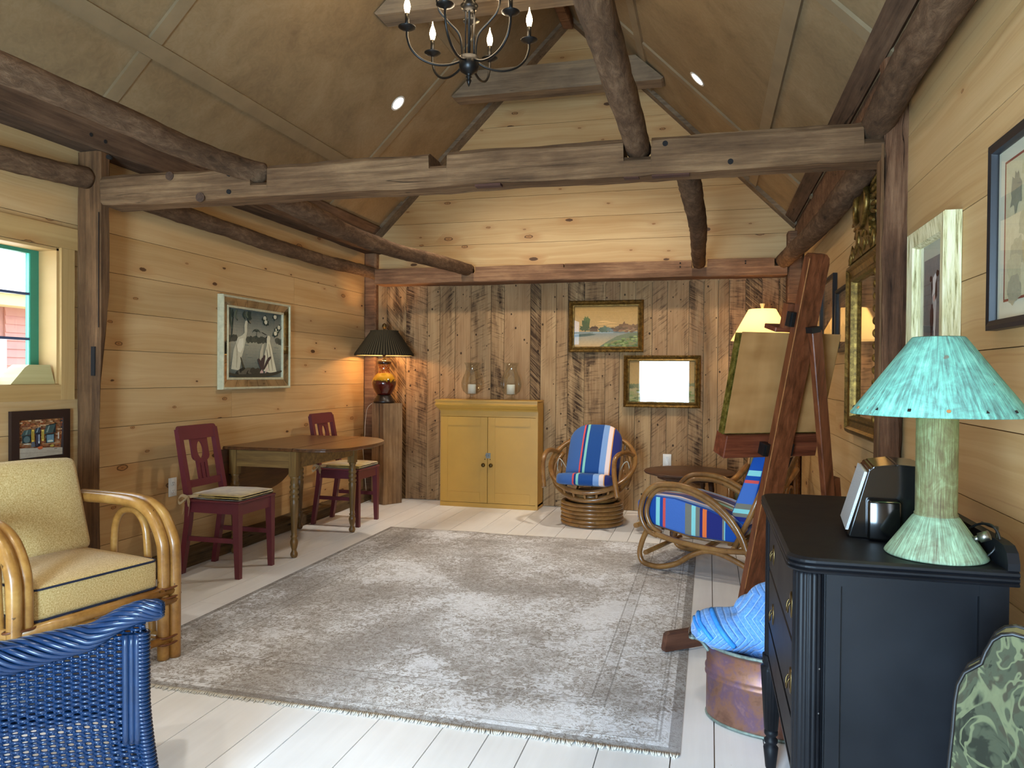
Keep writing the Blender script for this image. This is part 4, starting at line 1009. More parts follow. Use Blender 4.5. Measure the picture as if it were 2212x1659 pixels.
# ================================================================== DROP-LEAF TABLE
tb = thing('drop_leaf_table', 'brown drop-leaf table with turned legs against the left wall', 'table', (-3.04, 5.17, 0))
TM = Matrix.Translation((3.04, -5.17, 0))
def edge_prism(m, poly, z0, z1):
    """top with a thumbnail edge"""
    c = sum((Vector((x, y, 0)) for x, y in poly), Vector())/len(poly); rings = []
    for k, z in ((1.0, z0+.004), (1.0, z0+.010), (.993, z1-.006), (.990, z1)):
        rings.append([m._v((c.x+(x-c.x)*k, c.y+(y-c.y)*k, z)) for x, y in poly])
    rings.insert(0, [m._v((c.x+(x-c.x)*.985, c.y+(y-c.y)*.985, z0)) for x, y in poly])
    n = len(poly); m.face(rings[0][::-1]); m.face(rings[-1])
    for A, Bq in zip(rings, rings[1:]):
        for i in range(n): m.face([A[i], A[(i+1) % n], Bq[(i+1) % n], Bq[i]])
m = MB(TM); edge_prism(m, [(-3.325, 4.615), (-2.772, 4.615), (-2.772, 5.705), (-3.325, 5.69)], .757, .780); m.build('table_top', M['table_top'], tb)
leaf = [(-2.770, 4.615)]+[(p.x, p.y) for p in crom([(-2.66, 4.617, 0), (-2.54, 4.65, 0), (-2.455, 4.76, 0), (-2.41, 4.95, 0), (-2.405, 5.2, 0), (-2.45, 5.42, 0), (-2.57, 5.60, 0), (-2.70, 5.69, 0)], 4)]+[(-2.770, 5.705)]
m = MB(TM); edge_prism(m, leaf, .757, .780); m.build('raised_leaf', M['table_top'], tb)
m = MB(TM); m.prism([(y, .755-(x+2.770)) for x, y in leaf], 'x', -3.352, -3.334); m.build('hanging_leaf', M['table_top'], tb)
m = MB(TM); m.bb(-3.29, -2.83, 4.705, 4.727, .632, .757); m.build('end_apron', M['table_apron'], tb)
m = MB(TM); m.bb(-3.29, -2.83, 5.613, 5.635, .632, .757); m.build('end_apron', M['table_apron'], tb)
for x in (-2.812, -3.308):
    m = MB(TM); m.bb(x-.011, x+.011, 4.73, 5.61, .632, .757); m.build('side_apron', M['table_apron'], tb)
m = MB(TM); m.bb(-2.80, -2.50, 5.30, 5.325, .725, .757); m.build('leaf_support', M['table_apron'], tb)
lp = [(.012, 0), (.020, .004), (.026, .018), (.026, .030), (.018, .046), (.016, .056), (.022, .075), (.028, .105), (.027, .118), (.019, .138), (.024, .146), (.026, .152), (.019, .160), (.020, .18), (.024, .28), (.029, .375), (.031, .40), (.024, .412), (.033, .424), (.033, .432), (.023, .444), (.033, .458), (.033, .468), (.023, .480), (.033, .494), (.033, .504), (.023, .516), (.030, .530), (.023, .552), (.030, .562), (.030, .575)]
for x in (-2.82, -3.30):
    for y in (4.725, 5.615):
        m = MB(TM); m.lathe(lp, 18, (x, y, 0)); m.bb(x-.029, x+.029, y-.029, y+.029, .574, .757); m.build('leg', M['table_leg'], tb)

# ================================================================== TIMBER BLOCK, TABLE LAMP
st = thing('timber_block', 'upright weathered timber block used as a lamp stand in the corner', 'stand', (-3.145, 7.02, 0), math.radians(-33))
m = MB(); hewn(m, 'z', 0.001, 1.008, (-.112, .112, -.112, .112), chamfer=.006, jit=.003, step=.08, seed=61)
m.build('block', M['stump'], st)
m = MB(); m.bb(.03, .034, -.1145, -.109, .02, 1.0); m.build('crack', hole_m, st)
lampc = (-3.165, 6.985, 1.009)
tl = thing('table_lamp', 'red and yellow glazed vase lamp with dark pleated shade in the corner', 'lamp', lampc)
def _cer():
    t = NT('red_yellow_glaze'); o = t.sep(t.obj); f = t.noise(t.obj, 14, 4, .6, 1.); f2 = t.noise(t.obj, 70, 3, .6)
    zz = t.math('ADD', o[2], t.math('MULTIPLY', t.math('SUBTRACT', f, .5), .13))
    c = t.ramp(t.math('DIVIDE', zz, .44), [(.0, '#3a0d08'), (.46, '#4d120b'), (.485, '#35350f'), (.53, '#b98a1c'), (.68, '#c9a02a')])
    neck = t.smooth(o[2], .296, .302); c = t.mix(neck, c, t.mix(t.smooth(f2, .45, .6), '#8c3a18', '#b27a34'))
    lip = t.smooth(o[2], .385, .39); c = t.mix(lip, c, '#2d160c')
    t.set(color=c, rough=.14, spec=.6, coat=.4); return t.m
m = MB(); m.lathe([(.06, .078), (.074, .088), (.085, .105), (.108, .147), (.120, .185), (.121, .205), (.112, .245), (.090, .280), (.066, .298), (.056, .318), (.055, .355), (.062, .382), (.073, .396), (.074, .422), (.066, .426), (.03, .426)], 36); m.build('vase', _cer(), tl)
m = MB(); m.lathe([(.106, 0), (.106, .022), (.094, .032), (.094, .045), (.082, .052), (.082, .065), (.072, .072), (.07, .08)], 32); m.build('plinth', simple('dark_lamp_plinth', '#1d120d', .35), tl)
m = MB(); m.lathe([(.02, .426), (.02, .44), (.012, .445), (.012, .47), (.018, .475), (.018, .51)], 16); m.build('socket', M['brass'], tl)
pl_ = lambda a, z: 1+.022*math.cos(a*64)
t_ = NT('dark_olive_pleats'); o_ = t_.sep(t_.obj); an = t_.math('ARCTAN2', o_[1], o_[0])
wv = t_.math('MULTIPLY', t_.math('ADD', t_.math('SINE', t_.math('MULTIPLY', an, 64.)), 1.), .5)
t_.set(color=t_.ramp(wv, [(.1, '#1f1a12'), (.9, '#4a3f2c')]), rough=.8, spec=.1)
M['shade_dark'] = t_.m
m = MB(); m.lathe([(.283, .474), (.290, .474), (.290, .490), (.137, .715), (.140, .726), (.133, .726), (.131, .712), (.284, .488)], 192, cap=False, flute=pl_)
R_ = m; m.build('shade', M['shade_dark'], tl)
m = MB(); m.lathe([(.278, .476), (.130, .722)], 48, cap=False); m.build('shade_lining', simple('cream_shade_lining', '#c9b48a', .8), tl)
m = MB()
for s in (-1, 1): m.tube(crom([(s*.018, 0, .50), (s*.05, 0, .56), (s*.045, 0, .66), (0, 0, .70)], 6), .002, 6)
for k in range(3): m.tube([(0, 0, .722), (.134*math.cos(k*2.1), .134*math.sin(k*2.1), .722)], .0018, 5)
m.build('harp', M['brass'], tl)
m = MB(); m.lathe([(.012, .51), (.020, .535), (.027, .565), (.022, .59), (.01, .602)], 16); m.build('bulb', M['bulb_warm'], tl)
m = MB(); m.lathe([(.012, .726), (.014, .735), (.008, .742), (.018, .752), (.024, .770), (.018, .790), (.004, .800)], 16); m.build('finial', M['brass'], tl)
lc = thing('power_cord', 'thin pale lamp cord hanging behind the timber block in the corner', 'cord', (lampc[0]-.17, lampc[1]-.02, .55))
m = MB(); m.tube(crom([(.02, .10, .46), (-.03, .06, .40), (-.01, -.03, .25), (.0, -.06, .14), (-.03, -.04, .02), (-.035, .0, -.15), (-.03, .04, -.44)], 6), .0025, 6); m.build('cord', M['cord_tan'], lc)
add_light('corner_lamp_light', 'POINT', (lampc[0], lampc[1], lampc[2]+.56), 40, (1.0, .58, .24), shadow_soft_size=.034)

# ================================================================== YELLOW CABINET WITH CANDLES
cb = thing('cupboard', 'mustard yellow two-door cupboard against the board wall', 'cupboard', (-2.08, 7.15, 0))
CM = Matrix.Translation((2.08, -7.15, 0)); cx0, cx1, cy0, cy1 = -2.575, -1.585, 7.028, 7.272
m = MB(CM)
for q in ((cx0, cx0+.02, cy0+.02, cy1, 0, 1.03), (cx1-.022, cx1, cy0, cy1, .002, 1.035), (cx0, cx1, cy1-.012, cy1, 0.02, 1.03), (cx0, cx1, cy0+.02, cy1, .03, .05), (cx0, cx1-.022, cy0, cy0+.02, .0, .043), (cx0, cx1-.022, cy0, cy0+.02, .890, .958)): m.bb(*q)
m.build('case', M['mustard'], cb)
m = MB(CM); pr_ = [(0, .945), (.008, .945), (.012, .958), (.030, .975), (.044, .998), (.046, 1.008), (.040, 1.012), (.040, 1.040), (0, 1.040)]
A = [m._v((cx0-d, cy0-d, z)) for d, z in pr_]; Bq = [m._v((cx1, cy0-d, z)) for d, z in pr_]; Ck = [m._v((cx0-d, cy1, z)) for d, z in pr_]
for P, Q in ((A, Bq), (Ck, A)):
    for i in range(len(pr_)-1): m.face([P[i], Q[i], Q[i+1], P[i+1]])
m.face(Bq); m.build('cornice', M['mustard'], cb)
m = MB(CM); m.bb(cx0-.046, cx1+.001, cy0-.046, cy1, 1.040, 1.053); m.build('top_board', M['mustard'], cb)
for i, (a, bq) in enumerate(((cx0+.003, -2.089), (-2.084, cx1-.003))):
    m = MB(CM); z0, z1 = .047, .886; s = .072; f = cy0-.002
    for q in ((a, a+s, f, f+.02, z0, z1), (bq-s, bq, f, f+.02, z0, z1), (a+s+.0008, bq-s-.0008, f, f+.02, z0, z0+.10), (a+s+.0008, bq-s-.0008, f, f+.02, z1-.085, z1)): m.bb(*q)
    d = m.build('door', M['mustard'], cb)
    m = MB(CM); m.bb(a+s-.002, bq-s+.002, f+.006, f+.012, z0+.098, z1-.083); m.build('door_panel', M['mustard'], d)
    kx = -2.089-.036 if i == 0 else -2.084+.036; kz = at_y(1044, 1005, 7.0).z
    m = MB(CM @ Matrix.Translation((kx, f, kz)) @ Matrix.Rotation(PI/2, 4, 'X')); m.lathe([(.008, 0), (.008, .012), (.018, .018), (.020, .024), (.014, .032), (.003, .034)], 16); m.build('knob', M['brass'], d)
    m = MB(CM); kh = kz+.055; m.tube([(kx+(.012 if i == 0 else -.012), f-.0008, kh), (kx+(.012 if i == 0 else -.012), f+.002, kh)], .005, 8); m.build('keyhole', hole_m, d)
lz = at_y(1055, 985, 7.0).z
m = MB(CM); m.bb(-2.102, -2.056, cy0-.006, cy0-.002, lz-.026, lz+.026); m.tube([(-2.078, cy0-.006, lz), (-2.078, cy0-.022, lz)], .009, 12); m.box((-2.096, cy0-.012, lz+.004), (.02, .012, .012)); m.build('latch', M['steel'], cb)
for i, (x, nm) in enumerate(((-2.29, 'left'), (-1.888, 'right'))):
    h = thing('hurricane_glass', 'clear glass hurricane candle holder, the %s one on the yellow cupboard' % nm, 'candle holder', (x, 7.145, 1.0535))
    outer = [(.072, .001), (.074, .004), (.045, .012), (.022, .022), (.016, .034), (.022, .044), (.055, .054), (.088, .085), (.103, .13), (.104, .165), (.092, .215), (.070, .262), (.059, .30), (.062, .335), (.078, .366)]
    m = MB(); m.lathe(outer, 40, cap=False); m.lathe([(r-.0025, z) for r, z in outer[6:]]+[(.078, .366)], 40, cap=False); m.lathe([(.0, .049), (.052, .0565)], 40, cap=False)
    m.build('glass', M['hurricane'], h)
    cd_ = thing('pillar_candle', 'short white pillar candle inside the %s hurricane glass' % nm, 'candle', (x, 7.145, 1.1115))
    m = MB(); m.lathe([(.041, 0), (.041, .088), (.036, .094), (.012, .090)], 28); m.build('wax', M['wax'], cd_)
    m = MB(); m.tube([(0, 0, .089), (.001, 0, .104)], .0012, 6); m.build('wick', M['slot'], cd_)

# ================================================================== YELLOW RATTAN ARMCHAIR (front left)
ya = thing('rattan_armchair', 'golden rattan armchair with yellow tweed cushions and navy piping', 'armchair', (-2.42, 2.56, .0), math.atan2(-.2, .98))
def rod(m, pts, r, n=6, seg=10): m.tube(crom(pts, n), r, seg)
for s in (-1, 1):
    for k, yo in enumerate((.302, .352)):
        rr_ = .027 if k else .026; dx = .012 if k else 0
        m = MB(); rod(m, [(dx, s*yo, .011), (dx, s*yo, .25), (dx, s*yo, .46), (-.015+dx, s*yo, .55), (-.07+dx, s*yo, .64), (-.15+dx, s*yo, .69), (-.25, s*yo, .705), (-.42, s*yo, .705), (-.62, s*(yo-.01), .70)], rr_, 7, 12); m.build('arm_pole', M['rattan'], ya)
        m = MB(); rod(m, [(-.60, s*(.30 if not k else .335), .011), (-.60, s*(.30 if not k else .335), .35), (-.64, s*(.29 if not k else .32), .66), (-.68, s*.285, .84)], .024, 6, 10)
        if not k: m.build('back_pole', M['rattan'], ya)
        else: m.bm.free()
    m = MB(); rod(m, [(-.10, s*.327, .10), (-.13, s*.327, .40), (-.15, s*.327, .58), (-.20, s*.327, .648), (-.26, s*.327, .66), (-.32, s*.327, .64), (-.36, s*.327, .57), (-.37, s*.327, .40), (-.37, s*.327, .10)], .017, 6, 10); m.build('arm_loop', M['rattan'], ya)
    m = MB(); m.tube([(.0, s*.327, .10), (-.60, s*.31, .10)], .018, 8); m.build('side_stretcher', M['rattan'], ya)
    m = MB(); m.tube([(.0, s*.327, .30), (-.60, s*.31, .30)], .02, 8); m.build('side_rail', M['rattan'], ya)
    for z in (.292, .335, .085, .115):
        m = MB(); P = [Vector((.032*math.cos(a)+.004, s*.327+s*.058*math.sin(a), z+.003*math.sin(2*a))) for a in [2*PI*k/20 for k in range(20)]]; m.tube(P, .005, 6, closed=True); m.build('binding', M['rattan_wrap'], ya)
for z, x, r_ in ((.318, .012, .022), (.276, .02, .019), (.10, .01, .017)):
    m = MB(); m.tube([(x, -.35, z), (x, .35, z)], r_, 10); m.build('front_rail', M['rattan'], ya)
for z in (.30, .11):
    m = MB(); m.tube([(-.60, -.33, z), (-.60, .33, z)], .019, 8); m.build('back_rail', M['rattan'], ya)
m = MB()
m.tube([(-.0, .06, .10), (-.28, .31, .105)], .016, 8); m.build('corner_brace', M['rattan'], ya)
m = MB(); m.tube([(-.0, -.06, .10), (-.28, -.31, .105)], .016, 8); m.build('corner_brace', M['rattan'], ya)
for y in (-.2, -.07, .07, .2):
    m = MB(); m.tube([(0, y, .322), (-.60, y, .318)], .008, 6); m.build('seat_slat', M['rattan'], ya)
m = MB(); m.rbox((-.30, 0, .405), (.60, .545, .130), .018, 3, puff=.02, n=6)
for v in m.bm.verts: v.co.x += .012*max(0, v.co.x+.02)/.02*0
sc_ = m.build('seat_cushion', M['yellow_tweed'], ya)
def piping(x0, x1, y0, y1, z, r, c_=.03):
    P = []
    for (cx_, cy_, a0) in ((x1-c_, y1-c_, 0), (x0+c_, y1-c_, PI/2), (x0+c_, y0+c_, PI), (x1-c_, y0+c_, 1.5*PI)):
        for k in range(5): a = a0+PI/2*k/4; P.append(Vector((cx_+c_*math.cos(a), cy_+c_*math.sin(a), z)))
    return P
for z in (.463, .343):
    m = MB(); m.tube(piping(-.60, .001, -.274, .274, z, .005), .0048, 6, closed=True); m.build('piping', M['navy'], sc_)
Rb = Matrix.Rotation(math.radians(-17), 3, 'Y')
Rb4 = Matrix.Translation((-.505, 0, .475)) @ Rb.to_4x4()
m = MB(Rb4); m.rbox((0, 0, .20), (.14, .545, .44), .035, 3, n=5)
for v in m.bm.verts:
    q = Rb4.inverted() @ v.co; fy, fz = q.y/.2725, (q.z-.20)/.22
    q.x += (1 if q.x > 0 else -1)*.022*max(0, 1-fy**4)*max(0, 1-fz**4); q.z += .012*max(0, 1-fy**2)*(1 if fz > .8 else 0); v.co = Rb4 @ q
m.build('back_cushion', M['yellow_tweed'], ya)
m = MB(Rb4)
for z in (.05, .18, .31, .40): m.tube([(-.10, -.30, z), (-.10, .30, z)], .014, 8)
m.build('back_slats', M['rattan'], ya)

# ================================================================== BLUE WICKER CHAIR (front left corner)
P1 = Vector((-1.492, 1.722, 0)); P0 = Vector((-1.80, 1.502, 0))
e_ = (P0-P1).normalized(); n_ = Vector((e_.y, -e_.x, 0))       # e: towards the left of the picture, n: away from the viewer side
if n_.dot(Vector((0, 1, 0))) < 0: n_ = -n_
wk = thing('wicker_chair', 'glossy navy blue woven wicker chair seen from behind, front left corner', 'armchair', (P1.x, P1.y, 0), math.atan2(e_.y, e_.x))
# local x = along the back towards the left, local y: away from the camera is -sign
sg = 1 if (rotz(math.atan2(e_.y, e_.x)) @ Vector((0, 1, 0))).dot(n_) > 0 else -1
LW = 0.66
def rimz(x): # height of the woven edge along the back
    return .655-.050*min(1, x/.12)-.055*min(1, max(0, (x-.05)/.26))+.07*max(0, (x-.36))/.3
def bowl(x, z): # gentle curve of the back
    return sg*(.05*math.sin(PI*min(1, max(0, x/LW))) - .03*(z/.6))
m = MB(); rows = 78; N = 124
for j in range(rows):
    zz = .06+.0078*j
    P = []
    for i in range(N+1):
        x = -.012+LW*i/N
        if zz > rimz(max(0, x))-.02: 
            continue
        flare = -.055*max(0, (.42-zz)/.42)**1.4
        xx = flare*(1-i/N)+x
        P.append(Vector((xx, bowl(x, zz)+.0065*math.sin(x*2*PI/.042+PI*j), zz+.0025*math.sin(x*9+j))))
    if len(P) > 5: m.tube(P, .0044, 6)
o = m.build('weave', M['wicker_blue'], wk); o['kind'] = 'stuff'
m = MB(); k = 0; x = .0
while x < LW:
    zt = rimz(x)-.015; fl = lambda z: -.055*max(0, (.42-z)/.42)**1.4*(1-x/LW)
    P = [Vector((x+fl(z), bowl(x, z), z)) for z in [.05+(zt-.05)*q/10 for q in range(11)]]
    m.tube(P, .0042, 6); x += .0211
o = m.build('stakes', M['wicker_blue'], wk); o['kind'] = 'stuff'
# braided rolled rim
m = MB()
cen = [Vector((x, bowl(max(0, x), rimz(max(0, x)))-sg*.006, rimz(max(0, x))+.004)) for x in [-.055+(LW+.055)*q/44 for q in range(45)]]
for st_ in range(13):
    P = []
    for q, c in enumerate(crom(cen, 4)):
        t_ = q/(44*4); a = 2*PI*st_/13+t_*13+.0*st_; r_ = (.021+.016*min(1, t_*2.2))*(1 if t_ > .02 else .6+20*t_)
        P.append(c+Vector((0, math.cos(a)*r_*1.0, math.sin(a)*r_)))
    m.tube(P, .0078, 6)
m.tube(crom(cen, 3), .024, 8)
o = m.build('braided_rim', M['wicker_blue'], wk)
for i, (x, r_) in enumerate(((.033, .010), (.018, .009), (.004, .010))):
    m = MB(); P = [Vector((x+.002, bowl(x, z)-sg*.014, z)) for z in [.30+.30*q/10 for q in range(11)]]; P[-1].z = .60
    m.tube(P, r_, 8); m.build('corner_pole', M['wicker_blue'], wk)
m = MB()
for j in range(56):
    z = .02+.0105*j; fl = -.055*max(0, (.42-z)/.42)**1.4
    P = [Vector((fl-.004+.016*math.cos(a), bowl(0, z)+.020*math.sin(a), z)) for a in [2*PI*q/12 for q in range(12)]]; m.tube(P, .0052, 6, closed=True)
o = m.build('wrapped_corner', M['wicker_blue'], wk); o['kind'] = 'stuff'
# seat and front of the chair (towards the yellow armchair)
m = MB(); m.rbox((LW*.5, sg*.30, .36), (LW*.92, .50, .045), .015, 2); m.build('seat', M['wicker_blue'], wk)
for x in (.06, LW-.06):
    for y in (.06, .50):
        m = MB(); m.tube([(x, sg*y, 0.001), (x, sg*y, .345)], .016, 8); m.build('leg', M['wicker_blue'], wk)
# ================================================================== STRIPED FABRICS
BL0, MID, NAVY, INDIGO, AQUA, GREY, RED, ORG, PINK, LBL, WHT = '#1f4c9c', '#4a70b8', '#1b3a75', '#2a2f72', '#8fd3cf', '#7f7a6c', '#d9564f', '#f0763c', '#ecd5cf', '#86a8dd', '#dfe6f2'
M['stripe_swivel'] = stripes('striped_navy_canvas', 'x', [(0, '#3f5f94'), (.30, '#d2504e'), (.325, NAVY), (.362, '#86c4b6'), (.405, NAVY), (.41, '#234a86'), (.655, '#7d9cc8'), (.755, '#e7cfc8'), (.83, '#d9903f'), (.845, '#2a2f68')], .50, .5)
def _lounge():
    t = NT('striped_blue_lounge_canvas'); o = t.sep(t.obj); nr = t.sep(t._o.outputs['Normal'])
    side = t.ramp(t.math('DIVIDE', o[0], .8), [(0, BL0), (.085, AQUA), (.12, BL0), (.148, RED), (.168, MID), (.34, GREY), (.395, AQUA), (.43, GREY), (.465, INDIGO), (.49, ORG), (.525, INDIGO), (.655, GREY), (.668, AQUA), (.678, BL0)], 'CONSTANT')
    top = t.ramp(t.math('DIVIDE', o[1], .62), [(0, BL0), (.115, LBL), (.19, PINK), (.245, INDIGO), (.40, ORG), (.412, GREY), (.47, AQUA), (.53, GREY), (.60, WHT), (.64, INDIGO), (.80, ORG), (.81, LBL), (.88, WHT), (.92, BL0)], 'CONSTANT')
    edge = t.math('LESS_THAN', t.math('ABSOLUTE', t.math('SUBTRACT', o[1], .31)), .259)
    c = t.mix(t.math('GREATER_THAN', t.math('ABSOLUTE', nr[1]), .75), t.mix(edge, BL0, top), side)
    w = t.noise(t.obj, 300, 2, .5); c = t.mix(.12, c, t.mix(w, '#000000', '#ffffff'), 'OVERLAY')
    t.set(color=c, rough=.9, spec=.1, sheen=.15).bump(w, .2, .001); return t.m
M['stripe_lounge'] = _lounge()
def _lback():
    t = NT('striped_blue_back_canvas'); o = t.sep(t.obj); nr = t.sep(t._o.outputs['Normal'])
    side = t.ramp(o[2], [(0, BL0), (.375, INDIGO), (.40, GREY), (.425, AQUA), (.45, GREY), (.485, MID), (.62, RED), (.638, BL0), (.665, AQUA), (.70, BL0)], 'CONSTANT')
    top = t.ramp(t.math('DIVIDE', o[1], .62), [(0, BL0), (.15, LBL), (.2, PINK), (.3, INDIGO), (.5, GREY), (.6, INDIGO), (.9, BL0)], 'CONSTANT')
    c = t.mix(t.math('GREATER_THAN', t.math('ABSOLUTE', nr[1]), .75), top, side)
    w = t.noise(t.obj, 300, 2, .5); t.set(color=c, rough=.9, spec=.1).bump(w, .2, .001); return t.m
M['stripe_back'] = _lback()
M['stripe_dark'] = stripes('striped_brown_olive_canvas', 'x', [(0, '#2c2628'), (.12, '#6f6a45'), (.2, '#a59a6c'), (.28, '#6f6a45'), (.34, '#d6cfae'), (.38, '#2a2426'), (.55, '#d6cfae'), (.6, '#5d5a40'), (.72, '#2c2628'), (.85, '#a59a6c'), (.93, '#2c2628')], .46, .5)

# ================================================================== SWIVEL CHAIR
sw = thing('swivel_chair', 'round rattan swivel chair with blue striped cushions beside the yellow cupboard', 'armchair', (-.99, 6.585, 0), math.radians(-4))
def ring(m, r, z, tr, cy=0): m.tube([Vector((r*math.cos(a), cy+r*math.sin(a), z)) for a in [2*PI*k/40 for k in range(40)]], tr, 8, closed=True)
for k in range(6):
    m = MB(); ring(m, .258+.003*math.sin(k*2.3), .019+.034*k, .0185); m.build('base_ring', M['rattan_dark'], sw)
for k in range(2):
    m = MB(); ring(m, .203, .222+.036*k, .018); m.build('swivel_ring', M['rattan_dark'], sw)
m = MB(); m.lathe([(.19, .16), (.19, .21), (.12, .275), (.12, .30)], 24); m.build('swivel_mount', M['black_metal'], sw)
hp = lambda a: Vector((.372*math.cos(a), .315*math.sin(a), .535+.222*math.sin(a)))
lp_ = lambda a: Vector((.345*math.cos(a), .262*math.sin(a)-.005, .475+.235*math.sin(a)))
m = MB(); m.tube([hp(2*PI*k/56) for k in range(56)], .022, 10, closed=True); m.build('upper_hoop', M['rattan_dark'], sw)
m = MB(); m.tube([lp_(math.radians(150+240*k/48)) for k in range(49)], .021, 10); m.build('lower_hoop', M['rattan_dark'], sw)
for k in range(9):
    a = math.radians(205+130*k/8); m = MB(); m.tube([hp(a), (hp(a)+lp_(a))/2*.985, lp_(a)], .011, 8); m.build('hoop_rib', M['rattan_dark'], sw)
for k in range(7):
    a0, a1 = math.radians(270-62+124*k/6), math.radians(90+62-124*k/6)
    p, q = lp_(a0), hp(a1); mid = (p+q)/2+Vector((0, .03, -.14+.0*k)); m = MB(); m.tube(crom([p, p*.5+mid*.5+Vector((0, 0, -.03)), mid, q*.5+mid*.5+Vector((0, .06, -.06)), q], 5), .010, 8); m.build('bowl_rib', M['rattan_dark'], sw)
m = MB(); rod(m, [(.352, .08, .595), (.32, -.02, .632), (.275, -.13, .635), (.245, -.22, .60), (.245, -.275, .51), (.265, -.325, .41), (.292, -.352, .29)], .021, 6); m.build('arm', M['rattan_dark'], sw)
m = MB(); rod(m, [(-.345, .10, .60), (-.375, .0, .632), (-.395, -.10, .62), (-.40, -.175, .56), (-.392, -.215, .46), (-.37, -.25, .33)], .021, 6); m.build('arm', M['rattan_dark'], sw)
# cushions
def pad(m, outline, th, puff, M4, n=3):
    """puffy pad from an outline in local x,y; M4 places it"""
    c = sum((Vector((x, y, 0)) for x, y in outline), Vector())/len(outline); rings = []
    for k, z in ((.0, -th*.5-puff*.3), (.55, -th*.5-puff*.25), (.9, -th*.5), (.985, -th*.36), (1.0, 0), (.985, th*.36), (.93, th*.5+puff*.25), (.62, th*.5+puff*.8), (.3, th*.5+puff), (.0, th*.5+puff)):
        if k == 0: rings.append([m._v(M4 @ Vector((c.x, c.y, z)))]); continue
        rings.append([m._v(M4 @ Vector((c.x+(x-c.x)*k, c.y+(y-c.y)*k, z))) for x, y in outline])
    nn = len(outline)
    for A, Bq in zip(rings, rings[1:]):
        for i in range(nn):
            a, b_ = A[i % len(A)], A[(i+1) % len(A)]; c_, d_ = Bq[(i+1) % len(Bq)], Bq[i % len(Bq)]
            if len(A) == 1: m.face([a, c_, d_], True)
            elif len(Bq) == 1: m.face([a, b_, c_], True)
            else: m.face([a, b_, c_, d_], True)
def rrect(w, y0, y1, rt, rb, n=6):
    P = []
    for cx_, cy_, r_, a0 in ((w/2-rt, y1-rt, rt, 0), (-w/2+rt, y1-rt, rt, PI/2), (-w/2+rb, y0+rb, rb, PI), (w/2-rb, y0+rb, rb, 1.5*PI)):
        for k in range(n+1): a = a0+PI/2*k/n; P.append((cx_+r_*math.cos(a), cy_+r_*math.sin(a)))
    return P
Mb = Matrix.Translation((0.01, -.10, .385)) @ basis((1, 0, 0), (0, .52, .854), (0, -.854, .52)).to_4x4()
m = MB(); pad(m, rrect(.47, 0, .545, .17, .05), .07, .03, Mb); m.build('back_cushion', M['stripe_swivel'], sw)
Ms = Matrix.Translation((-.015, -.155, .395)) @ Matrix.Rotation(math.radians(-9), 4, 'X')
m = MB(); pad(m, rrect(.50, -.19, .22, .06, .12), .085, .02, Ms); m.build('seat_cushion', M['stripe_swivel'], sw)
for s in (-1, 1):
    m = MB(); rod(m, [(s*.24, .02, .47), (s*.28, -.0, .54), (s*.31, .01, .55), (s*.325, .02, .48), (s*.32, .03, .44)], .004, 5, 6); m.build('tie_cord', M['cord_tan'], sw)

# ================================================================== ROUND SIDE TABLE
rt = thing('round_table', 'low dark round wooden side table between the two blue striped chairs', 'table', (-.15, 6.36, 0))
m = MB(); m.lathe([(.0, .497), (.345, .497), (.366, .503), (.372, .512), (.366, .52), (.0, .521)], 56, cap=False); m.build('table_top', M['dark_walnut'], rt)
m = MB(); m.lathe([(.24, .455), (.262, .460), (.262, .497)], 40); m.build('apron', M['dark_walnut'], rt)
tp = [(.010, 0), (.016, .01), (.019, .05), (.013, .07), (.018, .09), (.015, .13), (.021, .22), (.024, .30), (.014, .33), (.021, .345), (.014, .36), (.022, .38), (.022, .46)]
for k in range(4):
    a = PI/4+k*PI/2+.25; m = MB(Matrix.Translation((.20*math.cos(a), .20*math.sin(a), 0)) @ Matrix.Rotation(.10, 4, Vector((-math.sin(a), math.cos(a), 0)))); 
    m.M = Matrix.Translation((.255*math.cos(a), .255*math.sin(a), .001)) @ Matrix.Rotation(-.13, 4, Vector((-math.sin(a), math.cos(a), 0))); m.lathe(tp, 14); m.build('leg', M['dark_walnut'], rt)

# ================================================================== LOUNGE CHAIR
lg = thing('lounge_chair', 'low rattan lounge chair with blue striped cushions standing on the rug edge by the easel', 'armchair', (-.42, 5.12, .012), math.atan2(-.34, .94))
loop = [(.74, .09), (.702, .189), (.658, .298), (.568, .418), (.447, .509), (.291, .568), (.146, .573), (.064, .547), (.004, .479), (-.022, .382), (-.008, .306), (.036, .25), (.10, .226)]
loop2 = [(.72, .13), (.685, .20), (.64, .29), (.55, .397), (.435, .482), (.29, .538), (.155, .542), (.088, .522), (.038, .465), (.016, .382), (.028, .32), (.06, .275), (.12, .24)]
rail = [(.085, .236), (.20, .212), (.36, .192), (.52, .185), (.68, .196), (.80, .215)]
base = [(.03, .262), (.0, .20), (-.02, .14), (-.028, .085), (-.005, .035), (.06, .019), (.13, .022), (.233, .056), (.32, .115), (.39, .152), (.451, .168), (.541, .158), (.66, .115), (.78, .055), (.86, .022), (.92, .022)]
for y in (0, .62):
    for nm, P, r_, dy in (('arm_loop', loop, .0185, 0), ('inner_loop', loop2, .0165, .014), ('side_rail', rail, .019, .0), ('sled_leg', base, .018, .004)):
        m = MB(); rod(m, [(x, y+(dy if y == 0 else -dy), z) for x, z in P], r_, 6, 10); m.build(nm, M['rattan_dark'], lg)
    m = MB(); m.tube([(.61, y+(.03 if y == 0 else -.03), .21), (.70, y+(.03 if y == 0 else -.03), .40), (.86, y+(.03 if y == 0 else -.03), .80)], .017, 8); m.build('back_post', M['rattan_dark'], lg)
